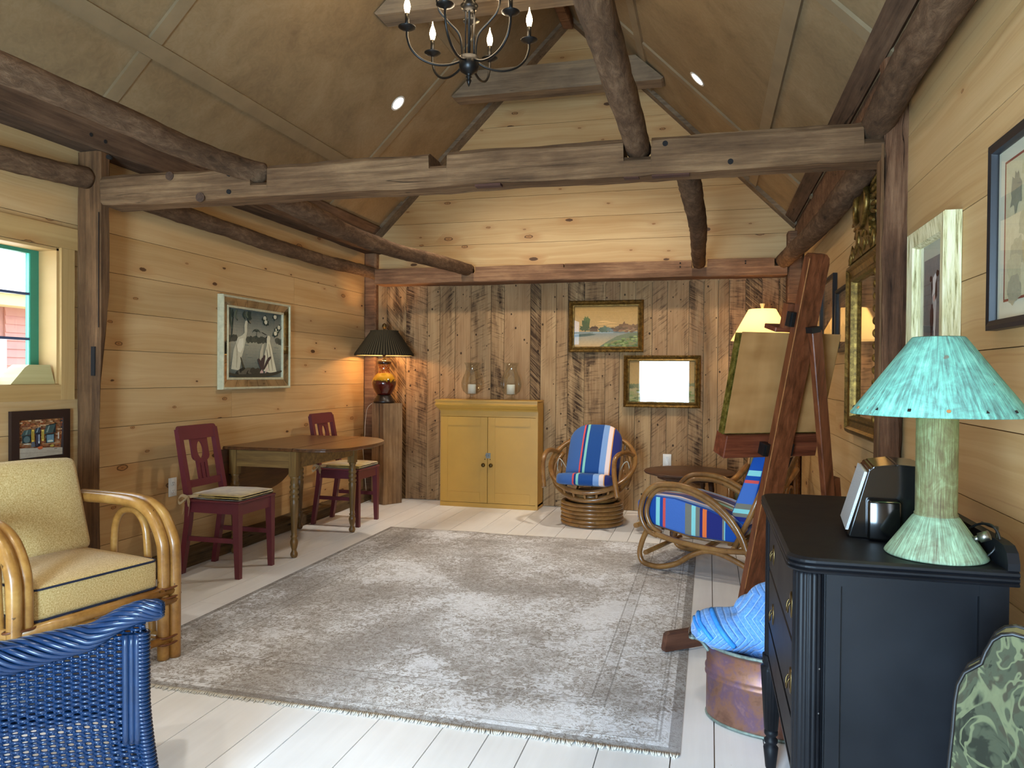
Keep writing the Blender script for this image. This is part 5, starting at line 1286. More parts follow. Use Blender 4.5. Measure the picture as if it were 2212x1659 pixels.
for x, z, y0, y1, r_ in ((-.018, .292, -.085, .70, .017), (.015, .10, 0, .62, .016), (.42, .185, 0, .62, .015), (.70, .41, .03, .59, .015), (.85, .78, .03, .59, .016), (.86, .03, 0, .62, .015), (.61, .205, 0, .62, .015)):
    m = MB(); m.tube([(x, y0, z), (x, y1, z)], r_, 10); m.build('cross_rod', M['rattan_dark'], lg)
for y in (.14, .26, .38, .50):
    m = MB(); m.tube([(.0, y, .272), (.3, y, .212), (.62, y, .212)], .009, 6); m.build('seat_slat', M['rattan_dark'], lg)
def slabpad(m, prof, y0, y1, r):
    """bevelled cushion: side outline (x,z) extruded along y"""
    b2 = bmesh.new(); A = [b2.verts.new((x, y0, z)) for x, z in prof]; Bq = [b2.verts.new((x, y1, z)) for x, z in prof]
    b2.faces.new(A); b2.faces.new(Bq[::-1]); n = len(prof)
    for i in range(n): b2.faces.new([A[i], Bq[i], Bq[(i+1) % n], A[(i+1) % n]])
    bmesh.ops.recalc_face_normals(b2, faces=b2.faces[:])
    bmesh.ops.bevel(b2, geom=b2.edges[:], offset=r, segments=3, affect='EDGES', profile=.6)
    mp = {v: m._v(v.co) for v in b2.verts}
    for f in b2.faces: m.face([mp[v] for v in f.verts], True)
    b2.free()
m = MB(); slabpad(m, [(-.072, .315), (-.068, .440), (.04, .482), (.20, .478), (.42, .43), (.635, .36), (.66, .315), (.60, .232), (.30, .238), (.0, .292)], .045, .575, .022); m.build('seat_cushion', M['stripe_lounge'], lg, fix=True)
m = MB(); slabpad(m, [(.575, .41), (.72, .805), (.80, .80), (.705, .42), (.672, .335)], .05, .57, .02); m.build('back_cushion', M['stripe_back'], lg)

# ================================================================== CORNER RATTAN CHAIR
cc = thing('rattan_chair', 'rattan chair with dark brown striped cushion, mostly hidden behind the easel', 'armchair', (.42, 6.17, 0), math.radians(-16))
for s, xo in ((1, .185), (-1, -.20)):
    m = MB(); m.tube([(xo*1.0, -.30, .475), (xo*1.0, .0, .51), (xo*1.0, .30, .56)], .026, 12); m.build('arm_pole', M['rattan_dark'], cc)
    m = MB(); m.tube([(xo, -.22, 0.001), (xo, -.24, .46)], .02, 10); m.build('leg', M['rattan_dark'], cc)
    m = MB(); m.tube([(xo, .24, 0.001), (xo*.95, .29, .45), (xo*.9, .38, .80)], .02, 10); m.build('leg', M['rattan_dark'], cc)
    m = MB(); m.tube([(xo, -.23, .30), (xo, .26, .30)], .018, 8); m.build('side_rail', M['rattan_dark'], cc)
    m = MB(); rod(m, [(xo, -.12, .31), (xo, -.06, .42), (xo, .03, .45), (xo, .12, .43), (xo, .16, .31)], .013, 5, 8); m.build('arm_loop', M['rattan_dark'], cc)
for y, z in ((-.23, .30), (.26, .30), (-.22, .12), (.25, .12), (.375, .78)):
    m = MB(); m.tube([(-.19, y, z), (.18, y, z)], .016, 8); m.build('cross_rod', M['rattan_dark'], cc)
m = MB(); m.rbox((-.008, -.0, .37), (.335, .46, .10), .025, 3, puff=.02, n=4); m.build('seat_cushion', M['stripe_dark'], cc)
m = MB(Matrix.Translation((-.008, .265, .43)) @ Matrix.Rotation(math.radians(-14), 4, 'X')); m.rbox((0, 0, .17), (.335, .10, .38), .04, 3, n=4); m.build('back_cushion', M['stripe_dark'], cc)

# ================================================================== FLOOR LAMP (right rear)
fl = thing('floor_lamp', 'lit floor lamp with wide cream shade behind the easel', 'lamp', (.432, 6.80, 0))
t_ = NT('glowing_cream_shade'); o_ = t_.sep(t_.obj)
t_.t.nodes.remove(t_.bsdf); df = t_.n('BsdfDiffuse', {'Color': lin('#ead9b0')}); tl_ = t_.n('BsdfTranslucent', {'Color': lin('#f3d79a')}); mx_ = t_.n('MixShader', {0: .6, 1: df.outputs[0], 2: tl_.outputs[0]})
em = t_.n('Emission', {'Color': lin('#ffd27f'), 'Strength': .10}); ad = t_.n('AddShader', {0: mx_.outputs[0], 1: em.outputs[0]}); t_.t.links.new(ad.outputs[0], t_.out.inputs[0])
m = MB(); m.lathe([(.258, 1.612), (.113, 1.880)], 56, cap=False); m.build('shade', t_.m, fl)
m = MB(); m.lathe([(.0, .001), (.14, .001), (.14, .015), (.03, .03), (.014, .05), (.013, 1.55), (.02, 1.56), (.02, 1.62), (.012, 1.63)], 24); m.build('stand', M['brass'], fl)
m = MB()
for s in (-1, 1): m.tube(crom([(s*.015, 0, 1.62), (s*.045, 0, 1.70), (s*.04, 0, 1.84), (0, 0, 1.885)], 6), .002, 6)
for k in range(3): m.tube([(0, 0, 1.879), (.113*math.cos(k*2.1+.4), .113*math.sin(k*2.1+.4), 1.879)], .0018, 5)
m.build('harp', M['brass'], fl)
m = MB(); m.lathe([(.012, 1.63), (.02, 1.65), (.028, 1.69), (.02, 1.72), (.005, 1.73)], 16); m.build('bulb', M['bulb_warm'], fl)
m = MB(); m.lathe([(.010, 1.882), (.012, 1.90), (.022, 1.925), (.022, 1.93), (.002, 1.932)], 12); m.build('finial', simple('pale_wood_finial', '#dcbf80', .5), fl)
add_light('floor_lamp_light', 'POINT', (.432, 6.80, 1.70), 13, (1.0, .66, .32), shadow_soft_size=.038)

# ================================================================== EASEL WITH A FRAMED CANVAS SEEN FROM BEHIND
EA, ET = math.radians(31.9), math.radians(15.93)
es = thing('easel', 'tall red-brown wooden studio easel seen from behind', 'easel', (.219, 4.53, 0), EA)
E4 = Matrix.Rotation(ET, 4, 'X')
m = MB(E4); q = [(-.062, .022), (.062, .022), (.062, 1.955), (.055, 1.985), (.035, 2.004), (-.045, 2.004), (-.062, 1.985)]
A = [m._v((u, -.045, v)) for u, v in q]; Bq = [m._v((u, .0, v)) for u, v in q]; m.face(A); m.face(Bq[::-1])
for i in range(len(q)): m.face([A[i], Bq[i], Bq[(i+1) % len(q)], A[(i+1) % len(q)]])
mast = m.build('mast', M['mahogany'], es)
m = MB(E4); m.bb(-.0635, -.060, -.0465, -.043, .12, 1.98); m.build('worn_edge', M['worn_edge'], mast)
m = MB(E4); m.rbox((-.012, .075, .953), (.592, .105, .128), .004, 1, smooth=False); m.build('tray', M['mahogany_x'], es)
m = MB(E4); m.rbox((-.06, .075, 1.600), (.14, .10, .025), .003, 1, smooth=False); m.build('top_clamp', M['mahogany_x'], es)
m = MB(E4); m.bb(-.10, -.045, .004, .040, 1.612, 1.74); m.build('clamp_slide', M['mahogany'], es)
for c in ((-.082, -.02, .95, .034, .066), (.075, -.02, .95, .022, .066), (-.078, -.02, 1.665, .036, .075)):
    m = MB(E4); m.box((c[0], -.002, c[2]), (c[3], .05, c[4])); m.box((c[0]-.0, -.03, c[2]), (c[3]*.5, .012, c[4]*.98)); m.build('iron_bracket', M['black_metal'], es)
for z in (.93, .97):
    m = MB(E4); m.tube([(-.085, -.028, z), (-.085, -.036, z)], .005, 8); m.build('screw', M['black_metal'], es)
top = Vector((.03, -.075, 1.62)); top = E4 @ top; bot = Vector((.33, -.36, 0.0))
dv = (top-bot); L_ = dv.length; zz = dv.normalized(); xx = Vector((1, 0, 0)); xx = (xx-zz*xx.dot(zz)).normalized(); yy = zz.cross(xx)
LM = Matrix.Translation(bot) @ basis(xx, yy, zz).to_4x4()
m = MB(LM); m.rbox((0, 0, L_/2+.012), (.062, .04, L_-.02), .004, 1, smooth=False); m.build('rear_leg', M['mahogany'], es)
m = MB(LM); m.box((.048, 0, .60), (.034, .044, .36)); m.build('leg_extension', M['mahogany'], es)
m = MB(LM); m.box((.050, -.0225, .58), (.012, .004, .20)); m.build('slot', hole_m, es)
m = MB(LM); m.box((-.01, .0, L_+.008), (.05, .05, .03)); m.build('iron_bracket', M['black_metal'], es)
for s in (-1, 1):
    m = MB(); m.tube([E4 @ Vector((s*.03, -.0, .25)), E4 @ Vector((s*.03, .02, .25))], .006, 8); m.build('bolt', M['black_metal'], es)
cv = thing('framed_canvas', 'framed canvas seen from behind, kraft paper backing, resting on the easel', 'canvas', (.219, 4.53, 0), EA)
cz = 1.0195
m = MB(E4)
for q in ((-.322, -.290, .048, .088, cz, 1.566), (.280, .305, .048, .088, cz, 1.566), (-.290, .280, .048, .088, cz, cz+.03), (-.290, .280, .048, .088, 1.54, 1.566)): m.bb(*q)
m.build('frame', M['green_gilt'], cv)
m = MB(E4); nx, nz = 24, 22; g = []
for j in range(nz+1):
    row = []
    for i in range(nx+1):
        u, v = -.312+.614*i/nx, cz+.004+.556*j/nz; k = min(i, nx-i, j, nz-j)
        row.append(m._v((u, .0465-(.0025*mnoise.noise((u*5+v*2, v*9, 2)) if k else 0)-.0, v)))
    g.append(row)
for A, Bq in zip(g, g[1:]):
    for i in range(nx): m.face([A[i], A[i+1], Bq[i+1], Bq[i]], True)
m.build('backing_paper', M['kraft'], cv)
m = MB(E4); m.bb(-.290, .280, .070, .076, cz+.03, 1.54); m.build('canvas', simple('painted_canvas_front', '#6f7d6a', .8, .2, 6), cv)

# ================================================================== COPPER BOILER, QUILT, BOARD
bo = thing('copper_boiler', 'oval aged copper boiler with black grip handle beside the black dresser', 'boiler', (.292, 3.0, 0))
m = MB(); m.lathe([(.94, .002), (.985, .004), (1.0, .016), (1.0, .155), (1.018, .163), (1.018, .170), (1.0, .176), (1.018, .184), (1.018, .192), (1.0, .198), (1.0, .280), (.985, .280), (.985, .02), (.0, .018)], 72, cap=False, sx=.292, sy=.190); m.build('body', M['copper'], bo)
m = MB(); m.tube([Vector((.294*math.cos(a), .192*math.sin(a), .283)) for a in [2*PI*k/64 for k in range(64)]], .0065, 8, closed=True); m.build('rim', M['tin'], bo)
m = MB(); m.tube([Vector((.290*math.cos(a), .189*math.sin(a), .008)) for a in [2*PI*k/64 for k in range(64)]], .006, 6, closed=True); m.build('foot_seam', M['tin'], bo)
for s in (-1, 1):
    m = MB(); rod(m, [(s*.285, -.045, .255), (s*.298, -.045, .272), (s*.315, -.045, .292), (s*.345, -.046, .302)], .007, 5, 8); rod(m, [(s*.285, .045, .255), (s*.298, .045, .272), (s*.315, .045, .292), (s*.345, .046, .302)], .007, 5, 8); m.tube([(s*.345, -.055, .302), (s*.345, .055, .302)], .006, 8); m.lathe([(.013, -.004), (.013, .004)], 12, (s*.345, -.05, .302)); m.build('handle_bracket', M['tin'], bo)
    m = MB(); P = [Vector((s*.345, y, .302)) for y in (-.040, -.034, -.02, -.012, .0, .012, .02, .034, .040)]; m.tube(P, [.012, .0155, .0155, .0165, .0145, .0165, .0155, .0155, .012], 12); m.build('grip', M['gloss_black'], bo)
def _quilt():
    t = NT('blue_quilted_cotton'); o = t.sep(t.obj)
    ch = t.math('ADD', o[0], t.math('MULTIPLY', t.math('ABSOLUTE', t.math('SUBTRACT', t.math('FRACT', t.math('MULTIPLY', o[2], 7.)), .5)), .12))
    ln = t.math('ABSOLUTE', t.math('SUBTRACT', t.math('FRACT', t.math('MULTIPLY', ch, 38.)), .5))
    st_ = t.math('SUBTRACT', 1., t.smooth(ln, .02, .07)); f = t.noise(t.obj, 120, 3, .6)
    c = t.mix(t.math('MULTIPLY', st_, .6), t.ramp(f, [(.3, '#4a7fc6'), (.7, '#6f9fdc')]), '#b5d0f2')
    t.set(color=c, rough=.9, spec=.08, sheen=.2).bump(t.math('ADD', t.math('MULTIPLY', t.smooth(ln, .0, .3), 1.), t.math('MULTIPLY', f, .3)), .5, .008); return t.m
qt = thing('quilt', 'bundled light blue quilted moving blanket stuffed into the copper boiler', 'blanket', (.26, 3.0, .27))
m = MB(); NA, NP = 84, 34; g = []
ELL = (((.06, 0, .085), (.215, .160, .175)), ((-.185, -.012, .060), (.140, .135, .078)), ((-.03, .0, .09), (.14, .15, .125)))
def qrad(d):
    acc = 0
    for c, r_ in ELL:     # distance from the centre (0,0,.05) along d to each lump
        q = [( -c[0])/r_[0], (-c[1])/r_[1], (.05-c[2])/r_[2]]; e = [d[0]/r_[0], d[1]/r_[1], d[2]/r_[2]]
        A = sum(x*x for x in e); B_ = sum(x*y for x, y in zip(q, e)); C_ = sum(x*x for x in q)-1; D = B_*B_-A*C_
        if D > 0:
            t = (-B_+math.sqrt(D))/A
            if t > 0: acc = max(acc, t)
    return acc
for j in range(NP+1):
    ph = PI*j/NP*.78; row = []
    for i in range(NA):
        a = 2*PI*i/NA; d = Vector((math.sin(ph)*math.cos(a), math.sin(ph)*math.sin(a), math.cos(ph))); r_ = qrad(d)
        p = d*r_+Vector((0, 0, .05))
        f = .010*math.sin(30*p.x-22*p.y+14*p.z+4*mnoise.noise((p.x*6, p.y*6, p.z*6)))+.014*mnoise.noise((p.x*8, p.y*8, p.z*8+4))
        p += d*f
        k = math.sqrt((p.x/.268)**2+(p.y/.166)**2)
        if p.z < .045:
            lim = 1.0 if p.z < .018 else 1+(p.z-.018)/.027*.35
            if k > lim: p.x *= lim/k; p.y *= lim/k
        row.append(m._v(p))
    g.append(row)
for A, Bq in zip(g, g[1:]):
    for i in range(NA): m.face([A[i], A[(i+1) % NA], Bq[(i+1) % NA], Bq[i]], True)
bmesh.ops.remove_doubles(m.bm, verts=m.bm.verts[:], dist=.0004)
m.build('blanket', _quilt(), qt)
bind = simple('bright_blue_binding', '#2f8be0', .6, .12, 60)
from mathutils.bvhtree import BVHTree
dq = qt.children[0].data; bvh = BVHTree.FromPolygons([v.co for v in dq.vertices], [p.vertices[:] for p in dq.polygons])
for pxs_, w_ in ((((1534, 1296), (1536, 1312), (1543, 1334), (1554, 1356), (1568, 1377), (1586, 1397)), .010), (((1517, 1300), (1509, 1318), (1511, 1340), (1521, 1360), (1538, 1382)), .008), (((1507, 1312), (1500, 1325), (1502, 1344), (1512, 1362)), .007)):
    P = []
    for x, y in crom([(x, y, 0) for x, y in pxs_], 5) and [(p.x, p.y) for p in crom([(x, y, 0) for x, y in pxs_], 5)]:
        d = _ray(x, y).normalized(); h = bvh.ray_cast(CAM_POS-Vector(qt.location), d)
        if h[0]: P.append(h[0]-d*.002)
    if len(P) > 3: m = MB(); m.tube(P, w_, 8); m.build('binding', bind, qt)
bd = thing('wooden_board', 'red-brown board end sticking out on the floor behind the copper boiler', 'board', (-.186, 3.557, .0115), math.atan2(.142, .173))
m = MB(); m.prism([(.0, .012), (.004, .0015), (.62, .0015), (.62, .088), (.03, .088), (.012, .080)], 'y', .0, .032); m.build('board', wood('dull_brown_board', ('#3a2018', '#573424', '#6d4634'), 'x', .5), bd)

# ================================================================== BLACK DRESSER
dr = thing('dresser', 'black painted dresser with reeded corners against the right wall', 'dresser', (.39, 2.19, 0))
DM = Matrix.Translation((-.39, -2.19, 0)); dx0, dx1, dy0, dy1 = .197, .605, 1.762, 2.635
def top_poly(o):
    x0, x1, y0, y1, r_ = .172-o, .612, 1.728-o, 2.668+o, .055
    P = [(x1, y0)]
    P = [(x1, y1)]+[(x0+r_-r_*math.sin(a), y1-r_+r_*math.cos(a)) for a in [PI/2*k/8 for k in range(9)]]+[(x0+r_-r_*math.cos(a), y0+r_-r_*math.sin(a)) for a in [PI/2*k/8 for k in range(9)]]+[(x1, y0)]
    return P
m = MB(DM); prof_ = [(-.006, .876), (.0, .878), (.002, .882), (-.002, .885), (.002, .889), (.002, .893), (-.002, .896), (.002, .900), (.001, .905), (-.006, .910)]
rg = [[m._v((x, y, z)) for x, y in top_poly(o)] for o, z in prof_]; n = len(rg[0]); m.face(rg[0][::-1]); m.face(rg[-1])
for A, Bq in zip(rg, rg[1:]):
    for i in range(n): m.face([A[i], A[(i+1) % n], Bq[(i+1) % n], Bq[i]])
m.build('top', M['black_paint'], dr)
m = MB(DM); q = [(2.668, .910), (1.728, .910), (1.728, .925), (1.737, .945), (1.757, .957), (1.79, .960), (2.60, .960), (2.65, .95), (2.668, .93)]; m.prism(q, 'x', .590, .612); m.build('backsplash', M['black_paint'], dr)
m = MB(DM)
for q in ((dx0+.012, dx1, dy0+.012, dy1-.012, .385, .875),): m.bb(*q)
m.build('case', M['black_paint'], dr)
for y in (dy0, dy1):
    s = 1 if y == dy0 else -1
    m = MB(DM); m.bb(dx0+.055, dx0+.085, y-.004*0, y+s*.013, .385, .874); m.bb(dx1-.055, dx1, y, y+s*.013, .385, .874); m.bb(dx0+.085, dx1-.055, y+s*.001, y+s*.013, .845, .874); m.bb(dx0+.085, dx1-.055, y+s*.001, y+s*.013, .385, .43); m.build('side_frame', M['black_paint'], dr)
fl8 = lambda a, z: 1-.10*abs(math.sin(a*7))**.6
for y in (dy0+.026, dy1-.026):
    m = MB(DM); m.lathe([(.031, .375), (.034, .38), (.034, .865), (.031, .874)], 112, (dx0+.022, y, 0), flute=lambda a, z: 1-.09*(1-abs(math.sin(a*9))**.7)); m.build('reeded_column', M['black_paint'], dr)
    lgp = [(.012, .001), (.017, .012), (.021, .05), (.024, .078), (.016, .088), (.022, .096), (.022, .104), (.014, .112), (.022, .122), (.022, .130), (.019, .140)]
    for x in (dx0+.012, dx1-.03):
        m = MB(DM); m.lathe(lgp, 18, (x, y, 0)); m.lathe([(.022, .138), (.035, .335), (.035, .345), (.024, .35), (.03, .358), (.03, .375), (.03, .386)], 90, (x, y, 0), flute=lambda a, z: 1-(.10*(1-abs(math.sin(a*8))**.7) if .14 < z < .34 else 0)); m.build('leg', M['black_paint'], dr)
for z0, z1 in ((.682, .858), (.503, .675), (.392, .490)):
    m = MB(DM); m.rbox((dx0+.008, (dy0+dy1)/2, (z0+z1)/2), (.020, dy1-dy0-.125, z1-z0), .003, 1, smooth=False); d = m.build('drawer' if z0 > .45 else 'apron_panel', M['black_paint'], dr)
    if z0 < .45: continue
    for yy_ in (dy0+.135, dy1-.225):
        zc = (z0+z1)/2-.012
        m = MB(DM @ Matrix.Translation((dx0-.002, yy_, zc)) @ Matrix.Rotation(-PI/2, 4, 'Y')); m.lathe([(1.0, 0), (1.0, .002), (.8, .004), (.0, .004)], 28, cap=False, sx=.032, sy=.019); 
        h_ = m.build('pull_plate', M['brass'], d)
        m = MB(DM @ Matrix.Translation((dx0-.010, yy_, zc))); rod(m, [(.004, -.014, .010), (-.001, -.014, .0), (-.002, -.010, -.014), (-.002, 0, -.018), (-.002, .010, -.014), (-.001, .014, .0), (.004, .014, .010)], .002, 5, 6); m.build('bail_handle', M['brass'], h_)
m = MB(DM); m.bb(dx0-.004, dx0+.02, dy0+.06, dy1-.06, .494, .499); m.bb(dx0-.004, dx0+.02, dy0+.06, dy1-.06, .381, .389); m.build('moulding', M['black_paint'], dr)

# ================================================================== MUSIC DOCK
sp = thing('speaker_dock', 'glossy black music speaker with silver grille on the dresser', 'speaker', (.398, 2.103, .911), -.10)
m = MB(); pr2 = [(-.055, .0015), (.095, .0015), (.112, .02), (.125, .13), (.122, .168), (.11, .178), (.05, .182), (-.002, .174), (-.012, .166)]
m.prism(pr2, 'y', -.13, .075); bmesh.ops.bevel(m.bm, geom=m.bm.edges[:], offset=.004, segments=2, affect='EDGES'); m.build('body', M['gloss_black'], sp)
m = MB(); m.prism([(-.0605, .018), (-.054, .018), (-.0135, .160), (-.0195, .162)], 'y', -.128, .073); m.build('grille', M['grille'], sp)
m = MB(); m.rbox((.022, -.145, .05), (.072, .035, .095), .006, 2); m.build('dock_block', M['gloss_black'], sp)

# ================================================================== VERDIGRIS LAMP
vl = thing('table_lamp', 'verdigris copper lamp with wide conical shade on the black dresser', 'lamp', (.486, 1.838, .911))
m = MB(); m.lathe([(.0, .0), (.100, .0), (.1025, .003), (.100, .008), (.048, .083), (.043, .088)], 64, cap=False); m.build('base_cone', M['verdigris_base'], vl)
m = MB(); m.lathe([(.042, .086), (.0435, .088), (.0435, .092), (.0415, .094), (.0415, .335), (.03, .345), (.0, .346)], 48, cap=False); m.build('column', M['verdigris_col'], vl)
m = MB(); m.lathe([(.1725, .310), (.1745, .3085), (.1755, .312), (.0535, .478), (.051, .480), (.050, .477), (.1715, .313)], 96, cap=False); shd = m.build('shade', M['verdigris'], vl)
m = MB(); m.lathe([(.0, .474), (.05, .474)], 32, cap=False); m.build('shade_cap', M['verdigris'], vl)
for k in range(15):
    a = 2*PI*k/15-2.55; r_, z = .1685, .3215
    u = Vector((math.cos(a), math.sin(a), 0)); nn = Vector((u.x*.806, u.y*.806, .592)); up = Vector((-u.x*.592, -u.y*.592, .806)); sd = u.cross(Vector((0, 0, 1)))
    c = u*r_+Vector((0, 0, z+.0015))+nn*.0016
    sh = [[(-.003, -.003), (.003, -.003), (0, .003)], [(-.003, -.003), (.003, -.003), (.003, .003), (-.003, .003)], EL(0, 0, .004, .0035, 12)][k % 3]
    m = MB(); A = [m._v(c+sd*x+up*y) for x, y in sh]; Bq = [m._v(c+sd*x+up*y-nn*.002) for x, y in sh]; m.face(A); m.face(Bq[::-1])
    for i in range(len(sh)): m.face([A[i], Bq[i], Bq[(i+1) % len(sh)], A[(i+1) % len(sh)]])
    m.build('cutout', hole_m if k % 3 < 2 else M['worn_edge'], shd)
m = MB(); d_ = Vector((.80, -.42, .42)).normalized(); p = Vector((.064, -.034, .045)); m.tube([p, p+d_*.012], .006, 10); m.tube([p+d_*.012, p+d_*.032], .0105, 12); m.build('switch_knob', M['steel'], vl)
m = MB(); rod(m, [(.05, .075, .012), (.085, .04, .06), (.10, -.01, .075), (.112, -.03, .06), (.115, -.045, .02)], .003, 6, 6); rod(m, [(.09, -.03, .008), (.105, -.035, .03), (.118, -.005, .062), (.126, .02, .064), (.128, .06, .058), (.128, .12, .056)], .003, 6, 6); m.build('cord', M['cord_black'], vl)
m = MB(); m.lathe([(.012, .346), (.02, .36), (.026, .39), (.018, .415), (.004, .42)], 14); m.build('bulb', M['bulb_warm'], vl)
add_light('verdigris_lamp_light', 'POINT', (.486, 1.838, .911+.385), 4.0, (1.0, .80, .40), shadow_soft_size=.034)

# ================================================================== GREEN PATTERNED CHAIR (front right corner)
gc = thing('slipper_chair', 'green swirl-patterned upholstered chair back with black piping, front right corner', 'chair', (.590, 1.425, 0), math.radians(-25))
def _swirl():
    t = NT('green_swirl_fabric'); o = t.sep(t.obj); v = t.comb(o[0], t.math('MULTIPLY', o[2], .62), 0.)
    n1 = t.noise(v, 9.5, 2, .55, 3.4); n2 = t.noise(t.vadd(v, (3.3, 1.7, 0)), 16, 3, .6, 2.2); n3 = t.noise(v, 55, 3, .6, 1.)
    l1 = t.smooth(t.math('ABSOLUTE', t.math('SUBTRACT', n1, .53)), .042, .014); l2 = t.smooth(n2, .53, .60); l3 = t.smooth(n2, .44, .37)
    c = t.mix(t.math('MULTIPLY', n3, .5), '#3d4030', '#2f3225'); c = t.mix(t.math('MULTIPLY', l3, .75), c, '#151510'); c = t.mix(t.math('MULTIPLY', l2, .55), c, '#33291f')
    c = t.mix(t.math('MULTIPLY', l1, t.math('ADD', .55, t.math('MULTIPLY', n3, .5))), c, '#5f6247')
    t.set(color=c, rough=.8, spec=.15).bump(n3, .1, .002); return t.m
swm = _swirl(); band = simple('cream_green_band', '#777a5c', .8, .1, 14)
half = [(-.200, .02), (-.195, .35), (-.186, .598), (-.181, .66), (-.178, .715), (-.174, .745), (-.164, .770), (-.148, .784), (-.138, .793), (-.132, .815), (-.122, .838), (-.108, .851), (-.092, .856), (-.07, .853), (-.05, .851), (-.03, .856), (0, .858)]
out_ = half+[(-x*.88, z) for x, z in reversed(half[:-1])]
m = MB(); m.prism(out_, 'y', .02, .026); m.build('back_panel', swm, gc)
m = MB(); m.prism([(x*.996, z*.999) for x, z in out_], 'y', .0262, .072); m.build('edge_band', band, gc)
m = MB(); m.prism([(x*.99, z*.998) for x, z in out_], 'y', .0722, .080); m.build('rear_panel', swm, gc)
for y in (.022, .074):
    m = MB(); m.tube([Vector((x, y, z)) for x, z in out_], .0042, 8); m.build('piping', M['navy'] if 0 else M['matte_black'], gc)
m = MB(); m.rbox((-.01, -.20, .36), (.35, .43, .14), .03, 3, puff=.02, n=4); m.build('seat', swm, gc)
for x in (-.16, .16):
    for y in (-.36, .0):
        m = MB(); m.box((x, y, .146), (.035, .035, .29), taper=.7); m.build('leg', M['dark_walnut'], gc)

# ================================================================== RIGHT WALL PICTURES AND MIRROR
def wall_pic(label, y0, y1, z0, z1, mat, prof, name='framed_picture', cat='picture'):
    t = thing(name, label, cat, (XR, (y0+y1)/2, (z0+z1)/2)); w2, h2 = (y1-y0)/2, (z1-z0)/2
    m = MB(); m.frame(-w2, w2, -h2, h2, .05, prof, 'x', 0, -1); m.build('frame', mat, t); return t, w2, h2
def rart(t, y0, y1, z0, z1, x, S): return artwork(t, (x, y1, z0), (0, y0-y1, 0), (0, 0, z1-z0), (-1, 0, 0), S)   # u runs to the viewer's right (towards -y)
t, w2, h2 = wall_pic('cow portrait in a chunky distressed cream frame above the verdigris lamp', 2.775, 3.255, 1.24, 1.858, M['distressed'], [(0, .001), (0, .052), (.004, .056), (.058, .050), (.064, .030), (.064, .001)])
m = MB(); m.bb(-.020, -.012, -w2+.06, w2-.06, -h2+.06, h2-.06); m.build('mat_board', M['mat_board'], t)
S = grad('#6d6a68', '#8f8d88', 0, 1, 10)
for i in range(8): S.append(('#7c7976', R4(0, .1*i+.05, 1, .1*i+.062)))
S += [('#c9c4bd', [(.42, .30), (.62, .30), (.66, .55), (.62, .66), (.46, .62)]), ('#e4dfd8', [(.44, .62), (.60, .66), (.66, .78), (.60, .84), (.46, .80)]), ('#3c2a25', [(.42, .60), (.47, .70), (.45, .82), (.38, .74)]), ('#3c2a25', [(.60, .58), (.68, .62), (.66, .80), (.60, .74), (.585, .66)]), ('#2d211d', BL(.70, .83, .07, .03, 1)), ('#3c2a25', BL(.37, .80, .06, .03, 2)), ('#4a3530', BL(.44, .42, .09, .14, 3)), ('#d8d2ca', BL(.58, .36, .05, .16, 4)), ('#4a3530', [(.38, .2), (.47, .2), (.46, .34), (.38, .34)]), ('#d3cdc4', R4(.44, .05, .48, .25)), ('#cdc6bd', R4(.55, .04, .59, .25)), ('#d9b8a8', BL(.55, .60, .05, .03, 6))]
rart(t, -w2+.115, w2-.115, -h2+.12, h2-.12, -.0205, S)
m = MB(); m.bb(-.030, -.029, -w2+.06, w2-.06, -h2+.06, h2-.06); m.build('glass', M['picture_glass'], t)
t, w2, h2 = wall_pic('large red and white figure print in a black frame, top right', 1.60, 2.452, 1.438, 1.966, M['frame_black'], [(0, .001), (0, .030), (.012, .034), (.026, .030), (.030, .014), (.030, .001)])
m = MB(); m.bb(-.010, -.004, -w2+.028, w2-.028, -h2+.028, h2-.028); m.build('mat_board', M['mat_board'], t)
S = [('#8a4a3c', R4(0, 0, 1, 1)), ('#c9c3a0', R4(.012, .018, .988, .982))]
for i in range(26): S.append((random.choice(['#bfb994', '#b3ae8d', '#cfc9a8', '#a9a488']), BL(.05+.9*random.random(), .06+.88*random.random(), .07, .10, i)))
S += [('#8f8e78', BL(.12, .75, .05, .13, 2, amp=.8)), ('#b14a3e', BL(.36, .72, .10, .20, 4)), ('#b14a3e', ST([(.33, .6), (.29, .42), (.30, .30)], .022)), ('#e3e4df', BL(.40, .40, .10, .22, 7)), ('#b9ad84', ST([(.20, .38), (.24, .22), (.34, .12)], .03)), ('#b14a3e', BL(.62, .70, .09, .16, 9)), ('#e0e1da', BL(.60, .36, .09, .2, 3)), ('#3b3732', ST([(.34, .58), (.31, .545), (.30, .56)], .008))]
rart(t, -w2+.075, w2-.075, -h2+.075, h2-.065, -.0105, S)
m = MB(); m.bb(-.017, -.016, -w2+.028, w2-.028, -h2+.028, h2-.028); m.build('glass', M['picture_glass'], t)
for lb, y0, y1, z0, z1 in (('thin black-framed print on the right wall, farther one beside the gilt mirror', 5.29, 5.90, 1.44, 1.985), ('thin black-framed print touching the gilt mirror', 4.76, 5.20, 1.46, 1.855)):
    t, w2, h2 = wall_pic(lb, y0, y1, z0, z1, M['frame_black'], [(0, .001), (0, .028), (.018, .028), (.022, .018), (.022, .001)])
    S = grad('#5b4a3c', '#8a7862', 0, 1, 8)+[('#a08a70', BL(.5, .5, .3, .2, 3)), ('#4a3a30', BL(.4, .3, .2, .15, 5))]
    rart(t, -w2+.02, w2-.02, -h2+.02, h2-.02, -.006, S)
    m = MB(); m.bb(-.012, -.011, -w2+.02, w2-.02, -h2+.02, h2-.02); m.build('glass', M['picture_glass'], t)
